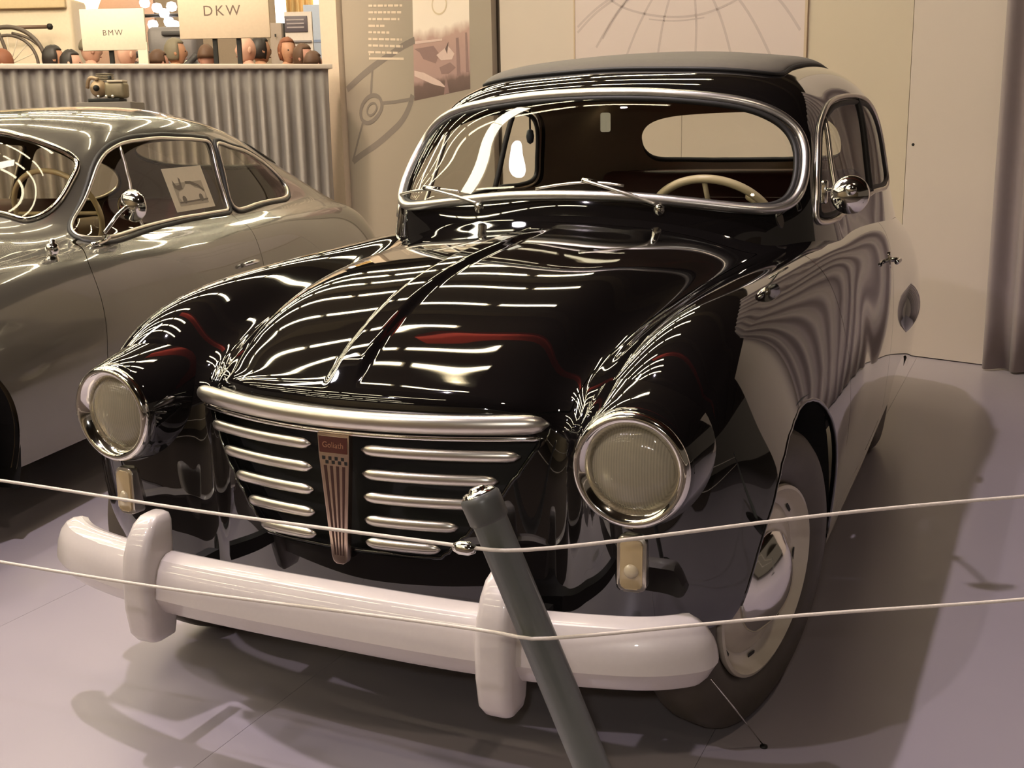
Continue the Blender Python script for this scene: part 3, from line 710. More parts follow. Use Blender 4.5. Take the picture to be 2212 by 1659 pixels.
# hanging pull of the far side
pc = tube('pull_cord', [(-.59, 1.815, 1.355), (-.59, 1.815, 1.275)], .004, BLACK, car, 6)
lathe_obj('pull_knob', [(0, -.03), (.012, -.022), (.016, 0), (.012, .022), (0, .03)], M('blue_grey_knob', (.10, .12, .16), .4), pc, 16, axis_M((-.59, 1.815, 1.25), (0, 0, 1)))
for s in (1, -1):
    box('door_card', (s*.655, 1.50, .64), (.02, 1.25, .48), RED, car)
COUPE = [
 [(0,-1.46,.50),(.25,-1.45,.50),(.43,-1.42,.50),(.54,-1.39,.50),(.62,-1.36,.50),(.70,-1.29,.50),(.765,-1.2,.45),(.78,-1.15,.37),(.75,-1.1,.26)],
 [(0,-1.30,.64),(.25,-1.28,.64),(.43,-1.25,.65),(.54,-1.22,.70),(.625,-1.2,.73),(.71,-1.15,.69),(.785,-1.08,.56),(.80,-1.05,.42),(.77,-1.02,.24)],
 [(0,-1.0,.765),(.25,-.99,.76),(.43,-.97,.75),(.545,-.95,.79),(.635,-.95,.83),(.72,-.93,.79),(.80,-.9,.62),(.815,-.9,.45),(.78,-.9,.24)],
 [(0,-.65,.87),(.25,-.64,.86),(.44,-.62,.83),(.56,-.6,.84),(.645,-.6,.87),(.725,-.6,.84),(.805,-.6,.66),(.82,-.6,.47),(.785,-.6,.24)],
 [(0,-.37,.935),(.25,-.35,.925),(.44,-.30,.895),(.57,-.25,.875),(.65,-.25,.885),(.725,-.25,.862),(.805,-.25,.69),(.82,-.25,.48),(.785,-.25,.24)],
 [(0,-.20,.985),(.25,-.17,.98),(.44,-.07,.965),(.56,.03,.945),(.635,.03,.908),(.715,.0,.873),(.805,.0,.70),(.82,0,.49),(.785,0,.24)],
 [(0,-.02,1.16),(.25,.01,1.155),(.43,.10,1.13),(.545,.22,1.06),(.625,.24,.925),(.71,.22,.87),(.80,.2,.70),(.82,.2,.49),(.785,.2,.24)],
 [(0,.17,1.315),(.25,.20,1.305),(.415,.28,1.265),(.52,.42,1.21),(.618,.45,.93),(.705,.45,.865),(.80,.45,.70),(.82,.45,.49),(.785,.45,.24)],
 [(0,.45,1.39),(.25,.47,1.375),(.405,.52,1.345),(.508,.65,1.265),(.615,.7,.93),(.70,.7,.86),(.80,.7,.69),(.82,.7,.48),(.785,.7,.24)],
 [(0,1.0,1.42),(.25,1.0,1.405),(.40,1.0,1.372),(.50,1.0,1.285),(.612,1.0,.93),(.70,1.0,.86),(.80,1.0,.68),(.82,1.0,.48),(.785,1.0,.24)],
 [(0,1.35,1.40),(.25,1.35,1.385),(.39,1.35,1.348),(.49,1.35,1.26),(.607,1.35,.93),(.70,1.35,.862),(.80,1.35,.68),(.82,1.35,.48),(.785,1.35,.24)],
 [(0,1.7,1.345),(.25,1.7,1.33),(.38,1.7,1.29),(.475,1.7,1.20),(.60,1.7,.93),(.70,1.7,.872),(.80,1.7,.69),(.82,1.7,.48),(.785,1.7,.24)],
 [(0,2.1,1.235),(.25,2.1,1.22),(.365,2.1,1.175),(.455,2.1,1.085),(.585,2.1,.92),(.69,2.1,.872),(.795,2.1,.69),(.815,2.1,.48),(.78,2.1,.25)],
 [(0,2.5,1.105),(.25,2.5,1.09),(.36,2.5,1.05),(.455,2.5,.985),(.575,2.5,.905),(.675,2.5,.86),(.78,2.5,.68),(.79,2.5,.47),(.755,2.5,.27)],
 [(0,2.9,.95),(.24,2.9,.94),(.345,2.89,.91),(.44,2.88,.87),(.55,2.87,.825),(.64,2.85,.785),(.74,2.83,.63),(.755,2.82,.46),(.72,2.8,.3)],
 [(0,3.2,.74),(.23,3.19,.73),(.33,3.17,.71),(.42,3.15,.68),(.52,3.12,.65),(.60,3.09,.615),(.68,3.04,.52),(.695,3.02,.42),(.67,3.0,.32)],
 [(0,3.33,.40),(.23,3.32,.40),(.33,3.29,.395),(.42,3.26,.39),(.51,3.22,.38),(.58,3.17,.37),(.64,3.12,.36),(.655,3.09,.35),(.64,3.06,.34)],
]

# ================= GREY COUPE =================
coupe = thing('grey_coupe_car', 'silver grey rounded fastback coupe parked behind and left of the black saloon', 'car', (-2.619, .748, 0), math.radians(11.08))
GPAINT = M('grey_car_paint', (.120, .108, .085), .20, .25, coat=1.0, var=.03, scale=6)
PV, PN = surf_grid(COUPE, 321, 420, True, .8)
Pf, Pnf = PV.reshape(-1, 3), PN.reshape(-1, 3)
ps = Surf.grid(PV, PN)
DW = closed_spline([(.03, .926), (.10, .985), (.21, 1.065), (.345, 1.185), (.48, 1.243), (.66, 1.266), (.96, 1.270), (1.22, 1.258), (1.275, 1.245), (1.268, 1.18), (1.245, 1.05), (1.222, .945), (1.18, .934), (.52, .924)], 140)
QW = closed_spline([(1.355, 1.238), (1.50, 1.226), (1.69, 1.198), (1.90, 1.140), (2.03, 1.075), (2.07, 1.01), (2.0, .962), (1.85, .948), (1.5, .940), (1.30, .937), (1.278, .96), (1.31, 1.08), (1.335, 1.20)], 120)
PWS = [(0, 1.318), (.21, 1.306), (.36, 1.264), (.457, 1.214), (.487, 1.175), (.495, 1.097), (.486, 1.012), (.447, .984), (.39, 1.004), (.25, 1.022), (0, 1.026)]
PWS = closed_spline(PWS+[(-x, z) for x, z in PWS[-2:0:-1]], 150)
PRW = [(0, 1.275), (.20, 1.268), (.33, 1.23), (.37, 1.17), (.33, 1.12), (.20, 1.105), (0, 1.10)]
PRW = closed_spline(PRW+[(-x, z) for x, z in PRW[-2:0:-1]], 90)
def side_sd(V, P, lo=.4):
    d = poly_sd(V[:, 1], V[:, 2], P); return np.where(np.abs(V[:, 0]) > lo, d, np.abs(d)+.01)
def pws_sd(V):
    d = poly_sd(V[:, 0], V[:, 2], PWS); return np.where(V[:, 1] < .5, d, np.abs(d)+.01)
def prw_sd(V):
    d = poly_sd(V[:, 0], V[:, 2], PRW); return np.where(V[:, 1] > 1.6, d, np.abs(d)+.01)
def parch_sd(V):
    d1 = np.hypot(V[:, 1]+1.02, V[:, 2]-.33)-.345; d2 = np.hypot(V[:, 1]-1.35, (V[:, 2]-.30)*1.15)-.33
    return np.where(np.abs(V[:, 0]) > .5, np.minimum(d1, d2), 1.0)
PDOOR = closed_spline([(-.10, .872), (-.135, .83), (-.155, .71), (-.175, .56), (-.185, .42), (-.15, .335), (.0, .325), (.5, .325), (.95, .33), (1.06, .36), (1.10, .47), (1.15, .65), (1.195, .80), (1.225, .92), (1.10, .925), (.6, .918), (.1, .915), (-.03, .905)], 120)
def pdoor_sd(V): return side_sd(V, PDOOR, .59)
sdd, sdq, sdw, sdr = side_sd(Pf, DW), side_sd(Pf, QW), pws_sd(Pf), prw_sd(Pf)
shell = ps.keep(np.minimum(np.minimum(sdd, sdq), np.minimum(sdw, sdr)))
shell = shell.keep(parch_sd(shell.V))
pd = shell.keep(-.0016-pdoor_sd(shell.V)); shell = shell.keep(pdoor_sd(shell.V)-.0016)
pbody = shell.obj('body', GPAINT, coupe)
shell.shell('body_lining', .02, M('tan_lining', (.085, .06, .028), .8), pbody)
pd1 = pd.keep(pd.V[:, 0]).obj('door', GPAINT, coupe); pd2 = pd.keep(-pd.V[:, 0]).obj('door', GPAINT, coupe)
for half, par in ((pd.keep(pd.V[:, 0]), pd1), (pd.keep(-pd.V[:, 0]), pd2)): half.shell('door_lining', .02, bpy.data.materials['tan_lining'], par)
PGLASS = glass_mat('coupe_glass', (.88, .85, .76), 1.5)
pw = ps.keep(-sdw).obj('windscreen', PGLASS, coupe)
prw_ = ps.keep(-sdr).obj('rear_window', PGLASS, coupe)
lw = Locate(Pf, Pnf, [0, 2], Pf[:, 1] < .5)
P, _ = frame_on(lw, PWS, .004); tube('windscreen_frame', smooth_closed(P, 3), .011, CHROME, pw, 10, closed=True)
P, _ = frame_on(Locate(Pf, Pnf, [0, 2], Pf[:, 1] > 1.6), PRW, .002); tube('rear_window_rubber', smooth_closed(P, 3), .008, RUBBER, prw_, 8, closed=True)
sgd, sgq = ps.keep(-sdd), ps.keep(-sdq)
for s in (1, -1):
    ls = Locate(Pf, Pnf, [1, 2], Pf[:, 0]*s > .3)
    g = sgd.keep(sgd.V[:, 0]*s).obj('door_window', PGLASS, coupe)
    q = sgq.keep(sgq.V[:, 0]*s).obj('quarter_window', PGLASS, coupe)
    for poly, par in ((DW, g), (QW, q)):
        P, _ = frame_on(ls, poly, .003); tube('window_frame', smooth_closed(P, 2), .008, DULLCHROME, par, 8, closed=True)
        c = np.mean(poly, 0); P, _ = frame_on(ls, [(c[0]+(y-c[0])*1.03, c[1]+(z-c[1])*1.085) for y, z in poly], .000)
        tube('window_rubber', smooth_closed(P, 2), .010, RUBBER, par, 8, closed=True)
    Q = np.array([ls(.505+(.45-.505)*t, 1.245+(.928-1.245)*t)[0] for t in np.linspace(0, 1, 14)])
    tube('vent_window_bar', Q, .007, DULLCHROME, g, 8)
    hd = pd1 if s == 1 else pd2
    p, nn = ls(1.02, .705); M4 = axis_M(p, nn, (0, 1, 0))
    hp = tube('door_handle', [M4 @ Vector(v) for v in ((-.07, 0, 0), (-.06, 0, .03), (-.02, 0, .038), (.03, 0, .034), (.05, 0, .02), (.055, 0, 0))], .009, CHROME, hd, 8)
# fittings on the near wing
lsr = Locate(Pf, Pnf, [1, 2], Pf[:, 0] > .3)
p = Vector((.703, -.27, .872))
fl = lathe_obj('wing_mounted_lamp', [(.022, -.01), (.022, .005), (.015, .012), (.020, .022), (.024, .036), (.018, .05), (.010, .055), (.011, .066), (0, .072)], CHROME, coupe, 24, axis_M(p, (0.1, 0, 1)))
p = np.array([.682, .035, .892])
hh = tube('vent_latch', [p+np.array(v) for v in ((.008, -.05, .0), (.014, -.02, .004), (.016, .02, .010), (.014, .05, .02))], [.011, .009, .008, .012], CHROME, coupe, 8)
pm = lathe_obj('wing_mirror', [(0, -.03), (.03, -.028), (.052, -.018), (.062, 0), (.064, .008), (.058, .012)], CHROME, coupe, 36, axis_M((.70, .255, 1.018), (.12, 1, .05)))
lathe_obj('mirror_glass', [(.060, .0105), (0, .012)], CHROME, pm, 36, axis_M((.70, .255, 1.018), (.12, 1, .05)))
tube('mirror_stalk', open_spline([(.655, .125, .925), (.665, .15, .95), (.685, .19, .995), (.70, .232, 1.02)], 14), .008, CHROME, pm, 8)
# inside
sw = tube('steering_wheel', [(.32+.19*math.cos(t), .33+.19*math.sin(t)*-.35, .985+.19*math.sin(t)*.90) for t in np.linspace(0, 2*PI, 48, endpoint=False)], .011, CREAM, coupe, 10, closed=True)
tube('steering_column', [(.32, .33, .985), (.32, .0, .84)], .02, BLACK, sw, 10)
tube('steering_spoke', [(.14, .33, .985), (.50, .33, .985)], .008, CREAM, sw, 8)
box('dashboard', (0, .10, .90), (1.05, .16, .16), M('maroon_dash', (.10, .018, .012), .4), coupe, bev=.04)
for x in (.33, -.33):
    a = box('seat', (x, .72, .52), (.50, .50, .16), RED, coupe, bev=.05, seg=3)
    box('seat_back', (x, .98, .78), (.50, .12, .46), RED, a, Matrix.Rotation(math.radians(-14), 3, 'X'), .05, 3)
box('rear_bench', (0, 1.62, .72), (1.0, .30, .30), M('brown_bench', (.13, .07, .03), .6), coupe, bev=.05, seg=3)
box('underbody', (0, .9, .27), (1.1, 3.6, .06), BLACK, coupe)
# wheels
for x, y, s in ((.68, -1.02, 1), (-.68, -1.02, -1), (.67, 1.35, 1), (-.67, 1.35, -1)):
    M4 = axis_M((x, y, .33), (s, 0, 0))
    ty = lathe_obj('wheel', [(.20, .045), (.23, .06), (.27, .068), (.305, .06), (.324, .042), (.33, .0), (.324, -.042), (.305, -.06), (.27, -.068), (.23, -.06), (.20, -.045)], TYRE, coupe, 64, M4)
    lathe_obj('wheel_rim', [(.203, .05), (.207, .06), (.195, .055), (.17, .036), (.14, .045), (.11, .05), (.0, .05)], GPAINT, ty, 48, M4)
    lathe_obj('hubcap', [(.115, .05), (.115, .062), (.08, .085), (.04, .096), (0, .098)], CHROME, ty, 40, M4)
for s in (1, -1):
    for yc, zc, r in ((-1.02, .33, .35), (1.35, .30, .335)):
        V = []; F = []; k = 21
        for i in range(k):
            t = math.radians(-25+230*i/(k-1))
            for x in (.80, .48): V.append((s*x, yc+r*math.cos(t), zc+r*math.sin(t)))
        for i in range(k-1): F.append((2*i, 2*i+1, 2*i+3, 2*i+2))
        V.append((s*.48, yc, zc)); c_ = len(V)-1
        for i in range(k-1): F.append((2*i+1, c_, 2*i+3))
        mesh_obj('wheel_housing', V, F, BLACK, coupe, False)
for s in (1, -1):
    lathe_obj('headlamp', [(.105, -.10), (.105, .0), (.10, .02), (.085, .04), (.05, .055), (0, .06)], CHROME, coupe, 40, axis_M((s*.63, -1.27, .66), (0, -1, .15)))
bumper_c = tube('bumper', open_spline([(-.80, -1.15, .42), (-.70, -1.42, .42), (-.35, -1.56, .42), (0, -1.6, .42), (.35, -1.56, .42), (.70, -1.42, .42), (.80, -1.15, .42)], 40), .035, CHROME, coupe, 10)

# sheet of paper taped inside the coupe's door window
PAPER = M('white_paper', (.74, .68, .58), .7)
PRINTD = M('print_dark', (.12, .10, .08), .8); PRINTM = M('print_mid', (.66, .60, .52), .8)
cz = math.radians(11.08)
def cw(w_, s_, z_): return Vector((-2.619, .748, 0))+Vector((math.cos(cz), math.sin(cz), 0))*w_+Vector((-math.sin(cz), math.cos(cz), 0))*s_+Vector((0, 0, z_))
a, b, c_, d_ = cw(.525, .805, 1.140), cw(.518, 1.155, 1.156), cw(.585, 1.130, .948), cw(.585, .775, .955)
ux = ((b-a)+(c_-d_)).normalized(); uz = ((a-d_)+(b-c_)).normalized(); nz = ux.cross(uz)*1.0
MP = axis_M((a+b+c_+d_)/4, -nz if nz.x < 0 else nz, ux)
wp_, hp_ = (b-a).length, (a-d_).length
pap = prism('paper_notice', [(-wp_/2, -hp_/2), (wp_/2, -hp_/2), (wp_/2, hp_/2), (-wp_/2, hp_/2)], -.001, 0, MP, PAPER)
tag(pap, 'white sheet with a printed car picture in the grey coupe door window', 'notice')
bm = bmesh.new()
def flat_poly(name, pts, M4, mat, parent, z=.0006):
    V = [M4 @ Vector((x, y, z)) for x, y in pts]
    return mesh_obj(name, V, [tuple(range(len(pts)))], mat, parent, False)
flat_poly('printed_picture', [(-.13, -.075), (.13, -.075), (.13, .03), (-.13, .03)], MP, M('print_pale', (.40, .36, .30), .8), pap, .0005)
flat_poly('printed_car', [(-.10, -.055), (.11, -.055), (.125, -.03), (.10, -.01), (.05, .0), (.02, .018), (-.02, .02), (-.05, .0), (-.10, -.012), (-.115, -.035)], MP, PRINTM, pap, .0010)
for wx in (-.075, .075): flat_poly('printed_wheel', [(wx+.018*math.cos(t), -.048+.018*math.sin(t)) for t in np.linspace(0, 2*PI, 14, endpoint=False)], MP, PRINTD, pap, .0018)
flat_poly('printed_shadow', [(-.12, -.062), (.13, -.062), (.135, -.055), (-.125, -.055)], MP, PRINTD, pap, .0012)
flat_poly('printed_roof', [(-.02, .022), (.02, .020), (.08, .002), (.118, -.022), (.128, -.016), (.09, .012), (.03, .032), (-.02, .034)], MP, PRINTD, pap, .0014)
flat_poly('printed_figure', [(-.125, .01), (-.095, -.005), (-.06, .0), (-.055, .045), (-.068, .055), (-.075, .02), (-.105, .018), (-.125, .045)], MP, PRINTD, pap, .0016)
bm.free()

# ================= ROOM =================
WD = Vector((.9402, -.3406, 0)); WN = Vector((-.3406, -.9402, 0)); WP = Vector((.606, 4.289, 0))
WROT = Matrix.Rotation(math.atan2(WD.y, WD.x), 3, 'Z')
def wpt(s, z, off=0.0): return WP+WD*s+Vector((0, 0, z))+WN*off
WM = lambda s, z, off=0.0: axis_M(wpt(s, z, off), WN, WD)          # local x along the wall, y up, z out of it
def wall_box(name, s0, s1, z0, z1, t0, t1, mat, parent=None, bev=0.0):
    c = wpt((s0+s1)/2, (z0+z1)/2, (t0+t1)/2)
    return box(name, c, (s1-s0, t1-t0, z1-z0), mat, parent, WROT, bev)
FLOORM = M('lavender_floor_paint', (.385, .342, .375), .30, var=.05, scale=2.2)
floor = struct(box('floor', (-1, 4, -.03), (34, 34, .04), M('floor_joint_dark', (.16, .135, .14), .8)))
struct(box('floor_aisle', (-1, -7.2, -.008), (34, 11.5, .012), M('aisle_carpet', (.070, .050, .040), .9, bump=.3, scale=200)))
for i in range(-6, 5):
    x0 = -.29+.95*i
    box('floor_board', (x0+.475, 3.30, -.006), (.9490, 9.4, .012), FLOORM, floor)
CREAMW = M('cream_panel', (.54, .455, .345), .55, var=.03, scale=1.5)
CREAMW2 = M('warm_white_panel', (.56, .475, .41), .55, var=.03, scale=1.5)
wall = struct(wall_box('wall_back', -5.2, 3.2, 0, 2.55, -.08, -.035, M('wall_joint', (.20, .16, .12), .8)))
for s0, s1, mt, off in ((-3.17, -2.45, CREAMW2, 0), (-2.447, -1.57, CREAMW2, 0), (-1.567, -.70, CREAMW2, 0), (-.697, -.073, CREAMW, 0), (-.070, .62, CREAMW2, 0), (.623, 1.5, CREAMW2, 0), (1.503, 3.2, CREAMW2, 0)):
    wall_box('wall_panel', s0, s1, .006, 2.55, -.035, off, mt, wall)
lathe_obj('panel_screw', [(.008, -.001), (.008, .002), (0, .003)], BLACK, wall, 12, WM(-.035, 1.158))
# tall grey banner with a steering wheel drawn on it
BANG = M('grey_banner', (.33, .275, .225), .6, var=.03, scale=1.2)
banner = wall_box('grey_banner_panel', -4.93, -3.205, .0, 2.55, .0, .05, BANG)
tag(banner, 'tall grey banner panel printed with a steering wheel, text and a street photo', 'banner')
DRAW = M('banner_drawing', (.20, .165, .145), .7); PALE = M('banner_text_pale', (.62, .50, .40), .7)
def b_line(name, pts, w_, mat, z=.051, closed=False):
    """a flat printed line of width w_ along wall points (s,z)"""
    P = np.asarray(pts, float); T = (np.roll(P, -1, 0)-np.roll(P, 1, 0)) if closed else np.gradient(P, axis=0)
    T /= np.linalg.norm(T, axis=1, keepdims=True)+1e-9; Nn = np.stack([-T[:, 1], T[:, 0]], 1)
    V = [wpt(*(p+n_*w_/2), z) for p, n_ in zip(P, Nn)]+[wpt(*(p-n_*w_/2), z) for p, n_ in zip(P, Nn)]
    k = len(P); F = [(i, (i+1) % k, k+(i+1) % k, k+i) for i in range(k if closed else k-1)]
    return mesh_obj(name, V, F, mat, banner, False)
ell = [(-4.462+.43*math.cos(t)*1.0+.10*math.sin(t)*0, 1.49+.44*math.sin(t)+.26*math.cos(t)) for t in np.linspace(0, 2*PI, 60, endpoint=False)]
rim1 = open_spline([(-4.043, 1.965), (-4.20, 1.925), (-4.302, 1.889), (-4.45, 1.838), (-4.599, 1.782), (-4.75, 1.715), (-4.915, 1.632)], 30)
rim2 = open_spline([(-4.09, 1.56), (-4.125, 1.49), (-4.222, 1.376), (-4.34, 1.30), (-4.461, 1.236), (-4.58, 1.18), (-4.708, 1.127), (-4.80, 1.088), (-4.88, 1.05)], 36)
b_line('drawn_wheel_rim', rim1, .052, DRAW); b_line('drawn_wheel_rim', rim2, .052, DRAW)
b_line('drawn_wheel_spoke', [(-4.566, 1.795), (-4.59, 1.68), (-4.605, 1.575)], .024, DRAW, .0515)
b_line('drawn_wheel_spoke', [(-4.475, 1.51), (-4.30, 1.515), (-4.08, 1.532)], .026, DRAW, .0515)
b_line('drawn_wheel_spoke', [(-4.72, 1.375), (-4.80, 1.22), (-4.885, 1.05)], .022, DRAW, .0515)
hub = closed_spline([(-4.575, 1.575), (-4.49, 1.545), (-4.475, 1.48), (-4.55, 1.40), (-4.66, 1.36), (-4.735, 1.39), (-4.745, 1.46), (-4.68, 1.54)], 40)
b_line('drawn_wheel_hub', hub, .034, DRAW, .052, True)
b_line('drawn_wheel_hub_inner', [(-4.60+(x+4.61)*.45, 1.465+(z-1.465)*.45) for x, z in hub], .018, DRAW, .0525, True)
rnd = random.Random(7)
for k, l in enumerate((.42, .40, .38, .20, .26, .41, .42, .38)):      # lines of text too small to read: pale strokes word by word
    z = 2.262-.050*k; x = 0
    while x < l:
        w_ = min(rnd.uniform(.03, .085), l-x)
        b_line('text_word', [(-4.585-.004*k+x, z-.08*(x)), (-4.585-.004*k+x+w_, z-.08*(x+w_))], .017, PALE, .0515); x += w_+.014
b_line('text_word', [(-4.607, 1.894), (-4.59, 1.893)], .015, PALE, .0515)
b_line('text_rule', [(-4.609, 1.862), (-4.181, 1.835)], .018, PALE, .0515)
# street photograph on the banner
PHM = axis_M(wpt(-3.75, 1.90, .0505), WN, WD)
def photo_mat():
    m, nt, b = new_mat('sepia_photo_print')
    tc = nt.nodes.new('ShaderNodeTexCoord'); sp = nt.nodes.new('ShaderNodeSeparateXYZ'); nt.links.new(tc.outputs['UV'], sp.inputs[0])
    n1 = nt.nodes.new('ShaderNodeTexNoise'); n1.inputs['Scale'].default_value = 7; nt.links.new(tc.outputs['UV'], n1.inputs['Vector'])
    ad = nt.nodes.new('ShaderNodeMath'); ad.operation = 'MULTIPLY_ADD'; ad.inputs[1].default_value = .10
    nt.links.new(n1.outputs['Fac'], ad.inputs[0]); nt.links.new(sp.outputs['Y'], ad.inputs[2])
    cr = nt.nodes.new('ShaderNodeValToRGB'); e = cr.color_ramp.elements
    e[0].position = .05; e[0].color = (.13, .085, .075, 1); e[1].position = .98; e[1].color = (.80, .68, .58, 1)
    for p, c in ((.16, (.17, .11, .10)), (.20, (.40, .26, .24)), (.40, (.42, .27, .245)), (.50, (.46, .30, .26)), (.58, (.80, .69, .61))):
        x = e.new(p); x.color = (*c, 1)
    nt.links.new(ad.outputs[0], cr.inputs[0]); nt.links.new(cr.outputs[0], b.inputs['Base Color']); b.inputs['Roughness'].default_value = .45
    return m
bm = bmesh.new(); q = [(-.325, -.385), (.31, -.320), (.325, .60), (-.295, .60)]
vv = [bm.verts.new(PHM @ Vector((x, y, 0))) for x, y in q]; f_ = bm.faces.new(vv); uv = bm.loops.layers.uv.new()
for l, (u, v) in zip(f_.loops, ((0, 0), (1, 0), (1, 1), (0, 1))): l[uv].uv = (u, v)
bm_obj('street_photo', bm, photo_mat(), banner, recalc=False)
PD1, PD2, PL1 = M('photo_dark', (.14, .09, .085), .5), M('photo_mid', (.27, .17, .16), .5), M('photo_light', (.62, .46, .42), .5)
for pts, mt, z in (([(-.31, -.20), (-.10, -.27), (.05, -.30), (-.02, -.25), (-.2, -.18), (-.31, -.16)], PL1, .001), ([(-.30, .0), (-.08, .01), (-.02, -.05), (-.06, -.12), (-.2, -.08), (-.24, -.03)], PD2, .001),
                   ([(.17, -.22), (.21, -.22), (.20, .05), (.17, .05)], PD2, .0012), ([(.27, -.2), (.30, -.2), (.29, .08), (.27, .08)], PD2, .0012), ([(-.05, -.06), (.08, .0), (.15, -.06), (.12, -.1), (.0, -.1)], PL1, .0014),
                   ([(-.02, -.15), (.10, -.12), (.16, -.16), (.08, -.2), (.0, -.2)], PD2, .0014), ([(.02, -.35), (.05, -.20), (.08, -.34)], PD2, .0014), ([(-.29, .035), (.02, .04), (.02, .055), (-.29, .055)], PL1, .0016), ([(.05, -.02), (.09, .03), (.07, -.06)], PD1, .0018)):
    mesh_obj('photo_shape', [PHM @ Vector((x, y, z)) for x, y in pts], [tuple(range(len(pts)))], mt, banner, False)
SUNM = M('photo_sun_ring', (.62, .50, .36), .5)
V = []; F = []
for i in range(32):
    t = 2*PI*i/32; V += [PHM @ Vector((.0+.085*math.cos(t), .30+.075*math.sin(t), .002)), PHM @ Vector((.0+.072*math.cos(t), .30+.063*math.sin(t), .002))]
for i in range(32): F.append((2*i, 2*((i+1) % 32), 2*((i+1) % 32)+1, 2*i+1))
mesh_obj('photo_sun', V, F, SUNM, banner, False)
# pale poster with a line drawing, framed, above the saloon's roof
POST = M('pale_lilac_poster', (.60, .50, .475), .45, var=.02, scale=2)
poster = wall_box('line_drawing_poster', -2.445, -.712, 1.45, 2.5, .001, .012, POST)
tag(poster, 'large pale poster with thin curved lines fanning out, high on the wall above the saloon', 'poster')
PLN = M('poster_line', (.48, .395, .38), .6)
def p_line(pts, w_):
    P = np.asarray(pts, float); T = np.gradient(P, axis=0); T /= np.linalg.norm(T, axis=1, keepdims=True); Nn = np.stack([-T[:, 1], T[:, 0]], 1)
    V = [wpt(*(p+n_*w_/2), .0126) for p, n_ in zip(P, Nn)]+[wpt(*(p-n_*w_/2), .0126) for p, n_ in zip(P, Nn)]; k = len(P)
    mesh_obj('drawn_line', V, [(i, i+1, k+i+1, k+i) for i in range(k-1)], PLN, poster, False)
for a, b in (((-2.05, 2.13), (-2.423, 1.941)), ((-2.08, 2.10), (-2.423, 1.905)), ((-1.88, 2.16), (-2.206, 1.852)), ((-1.90, 2.16), (-2.26, 1.80)), ((-1.72, 2.16), (-2.03, 1.68)), ((-1.62, 2.16), (-1.76, 1.66)), ((-1.50, 2.2), (-1.465, 1.66)), ((-1.41, 2.14), (-1.19, 1.65)), ((-1.26, 2.12), (-.93, 1.67)), ((-1.05, 2.12), (-.74, 1.80))):
    m_ = ((a[0]+b[0])/2+.02*(1 if b[0] > -1.5 else -1), (a[1]+b[1])/2+.01)
    p_line(open_spline([a, m_, b], 12), .017)
p_line(open_spline([(-2.15, 2.10), (-2.069, 2.05), (-1.824, 1.972), (-1.608, 1.941), (-1.40, 1.945), (-1.17, 2.005), (-1.0, 2.08)], 30), .014)
p_line(open_spline([(-1.824, 1.945), (-1.608, 1.918), (-1.40, 1.922)], 12), .009)
for s0, s1, z0, z1 in ((-2.457, -2.445, 1.44, 2.5), (-.712, -.695, 1.44, 2.5), (-2.457, -.695, 1.435, 1.45)):
    wall_box('poster_edge', s0, s1, z0, z1, 0, .016, M('poster_edge_wood', (.50, .38, .27), .5) if s0 < -2.45 and z1 > 2 else bpy.data.materials['poster_edge_wood'], poster)
# white end post of the partition, beside the banner
endp = struct(wall_box('trim_1', -5.17, -4.945, 0, 2.6, -.08, .10, M('cream_post', (.62, .50, .40), .5)))

def curtain(name, A, B, z0, z1, nf, amp, mat, seed, gather=True):
    """pleated cloth hanging between floor points A and B"""
    A, B = Vector(A), Vector(B); L = (B-A).length; d = (B-A)/L; nrm = Vector((d.y, -d.x, 0))
    rn = random.Random(seed); n_ = nf*14; V = []; F = []; nz = 9
    ph = [0]
    for i in range(n_): ph.append(ph[-1]+(2*PI/14)*rn.uniform(.55, 1.45))
    am = [rn.uniform(.5, 1.25) for _ in range(nf*2+8)]
    for i in range(n_+1):
        f = i/n_; kx = ph[i]/(2*PI); a_ = am[int(kx) % len(am)]*(1-(kx % 1))+am[(int(kx)+1) % len(am)]*(kx % 1)
        w_ = math.sin(ph[i]); w_ = math.copysign(abs(w_)**.7, w_)
        for j in range(nz+1):
            g = j/nz; zz = z1+(z0-z1)*g
            k_ = (.35+.65*min(1, g*4)) if gather else 1
            p = A+d*(L*f)+nrm*(amp*a_*w_*k_+.01*math.sin(5*f*PI+3*g)); V.append((p.x, p.y, zz))
    for i in range(n_):
        for j in range(nz): F.append((i*(nz+1)+j, i*(nz+1)+j+1, (i+1)*(nz+1)+j+1, (i+1)*(nz+1)+j))
    o = mesh_obj(name, V, F, mat)
    sm = o.modifiers.new('cloth_thickness', 'SOLIDIFY'); sm.thickness = .004
    return o
SKIRT = M('grey_skirt_cloth', (.345, .31, .295), .85, var=.06, scale=30, sheen=.2)
LAVC = M('lilac_grey_drape', (.30, .245, .235), .85, var=.05, scale=30, sheen=.2)
CA, CB = Vector((-6.9, 2.70, 0)), Vector((-3.99, 5.59, 0))
skirt = curtain('pleated_curtain', CA, CB, .02, 1.79, 46, .045, SKIRT, 3)
tag(skirt, 'long grey pleated curtain hung from a ledge behind the grey coupe', 'curtain')
cd_ = (CB-CA).normalized(); cn = Vector((-cd_.y, cd_.x, 0))
crot = Matrix.Rotation(math.atan2(cd_.y, cd_.x), 3, 'Z')
ledge = box('barrier_ledge', (CA+CB)/2+cn*.10+Vector((0, 0, 1.80)), ((CB-CA).length+.05, .30, .035), M('ledge_white', (.72, .62, .54), .5), None, crot, .004)
for k in range(5):
    box('ledge_post', CA+(CB-CA)*(k+.5)/5+cn*.14+Vector((0, 0, .89)), (.06, .06, 1.78), BLACK, ledge, crot)
tag(ledge, 'white ledge running along the top of the grey pleated curtain', 'ledge')
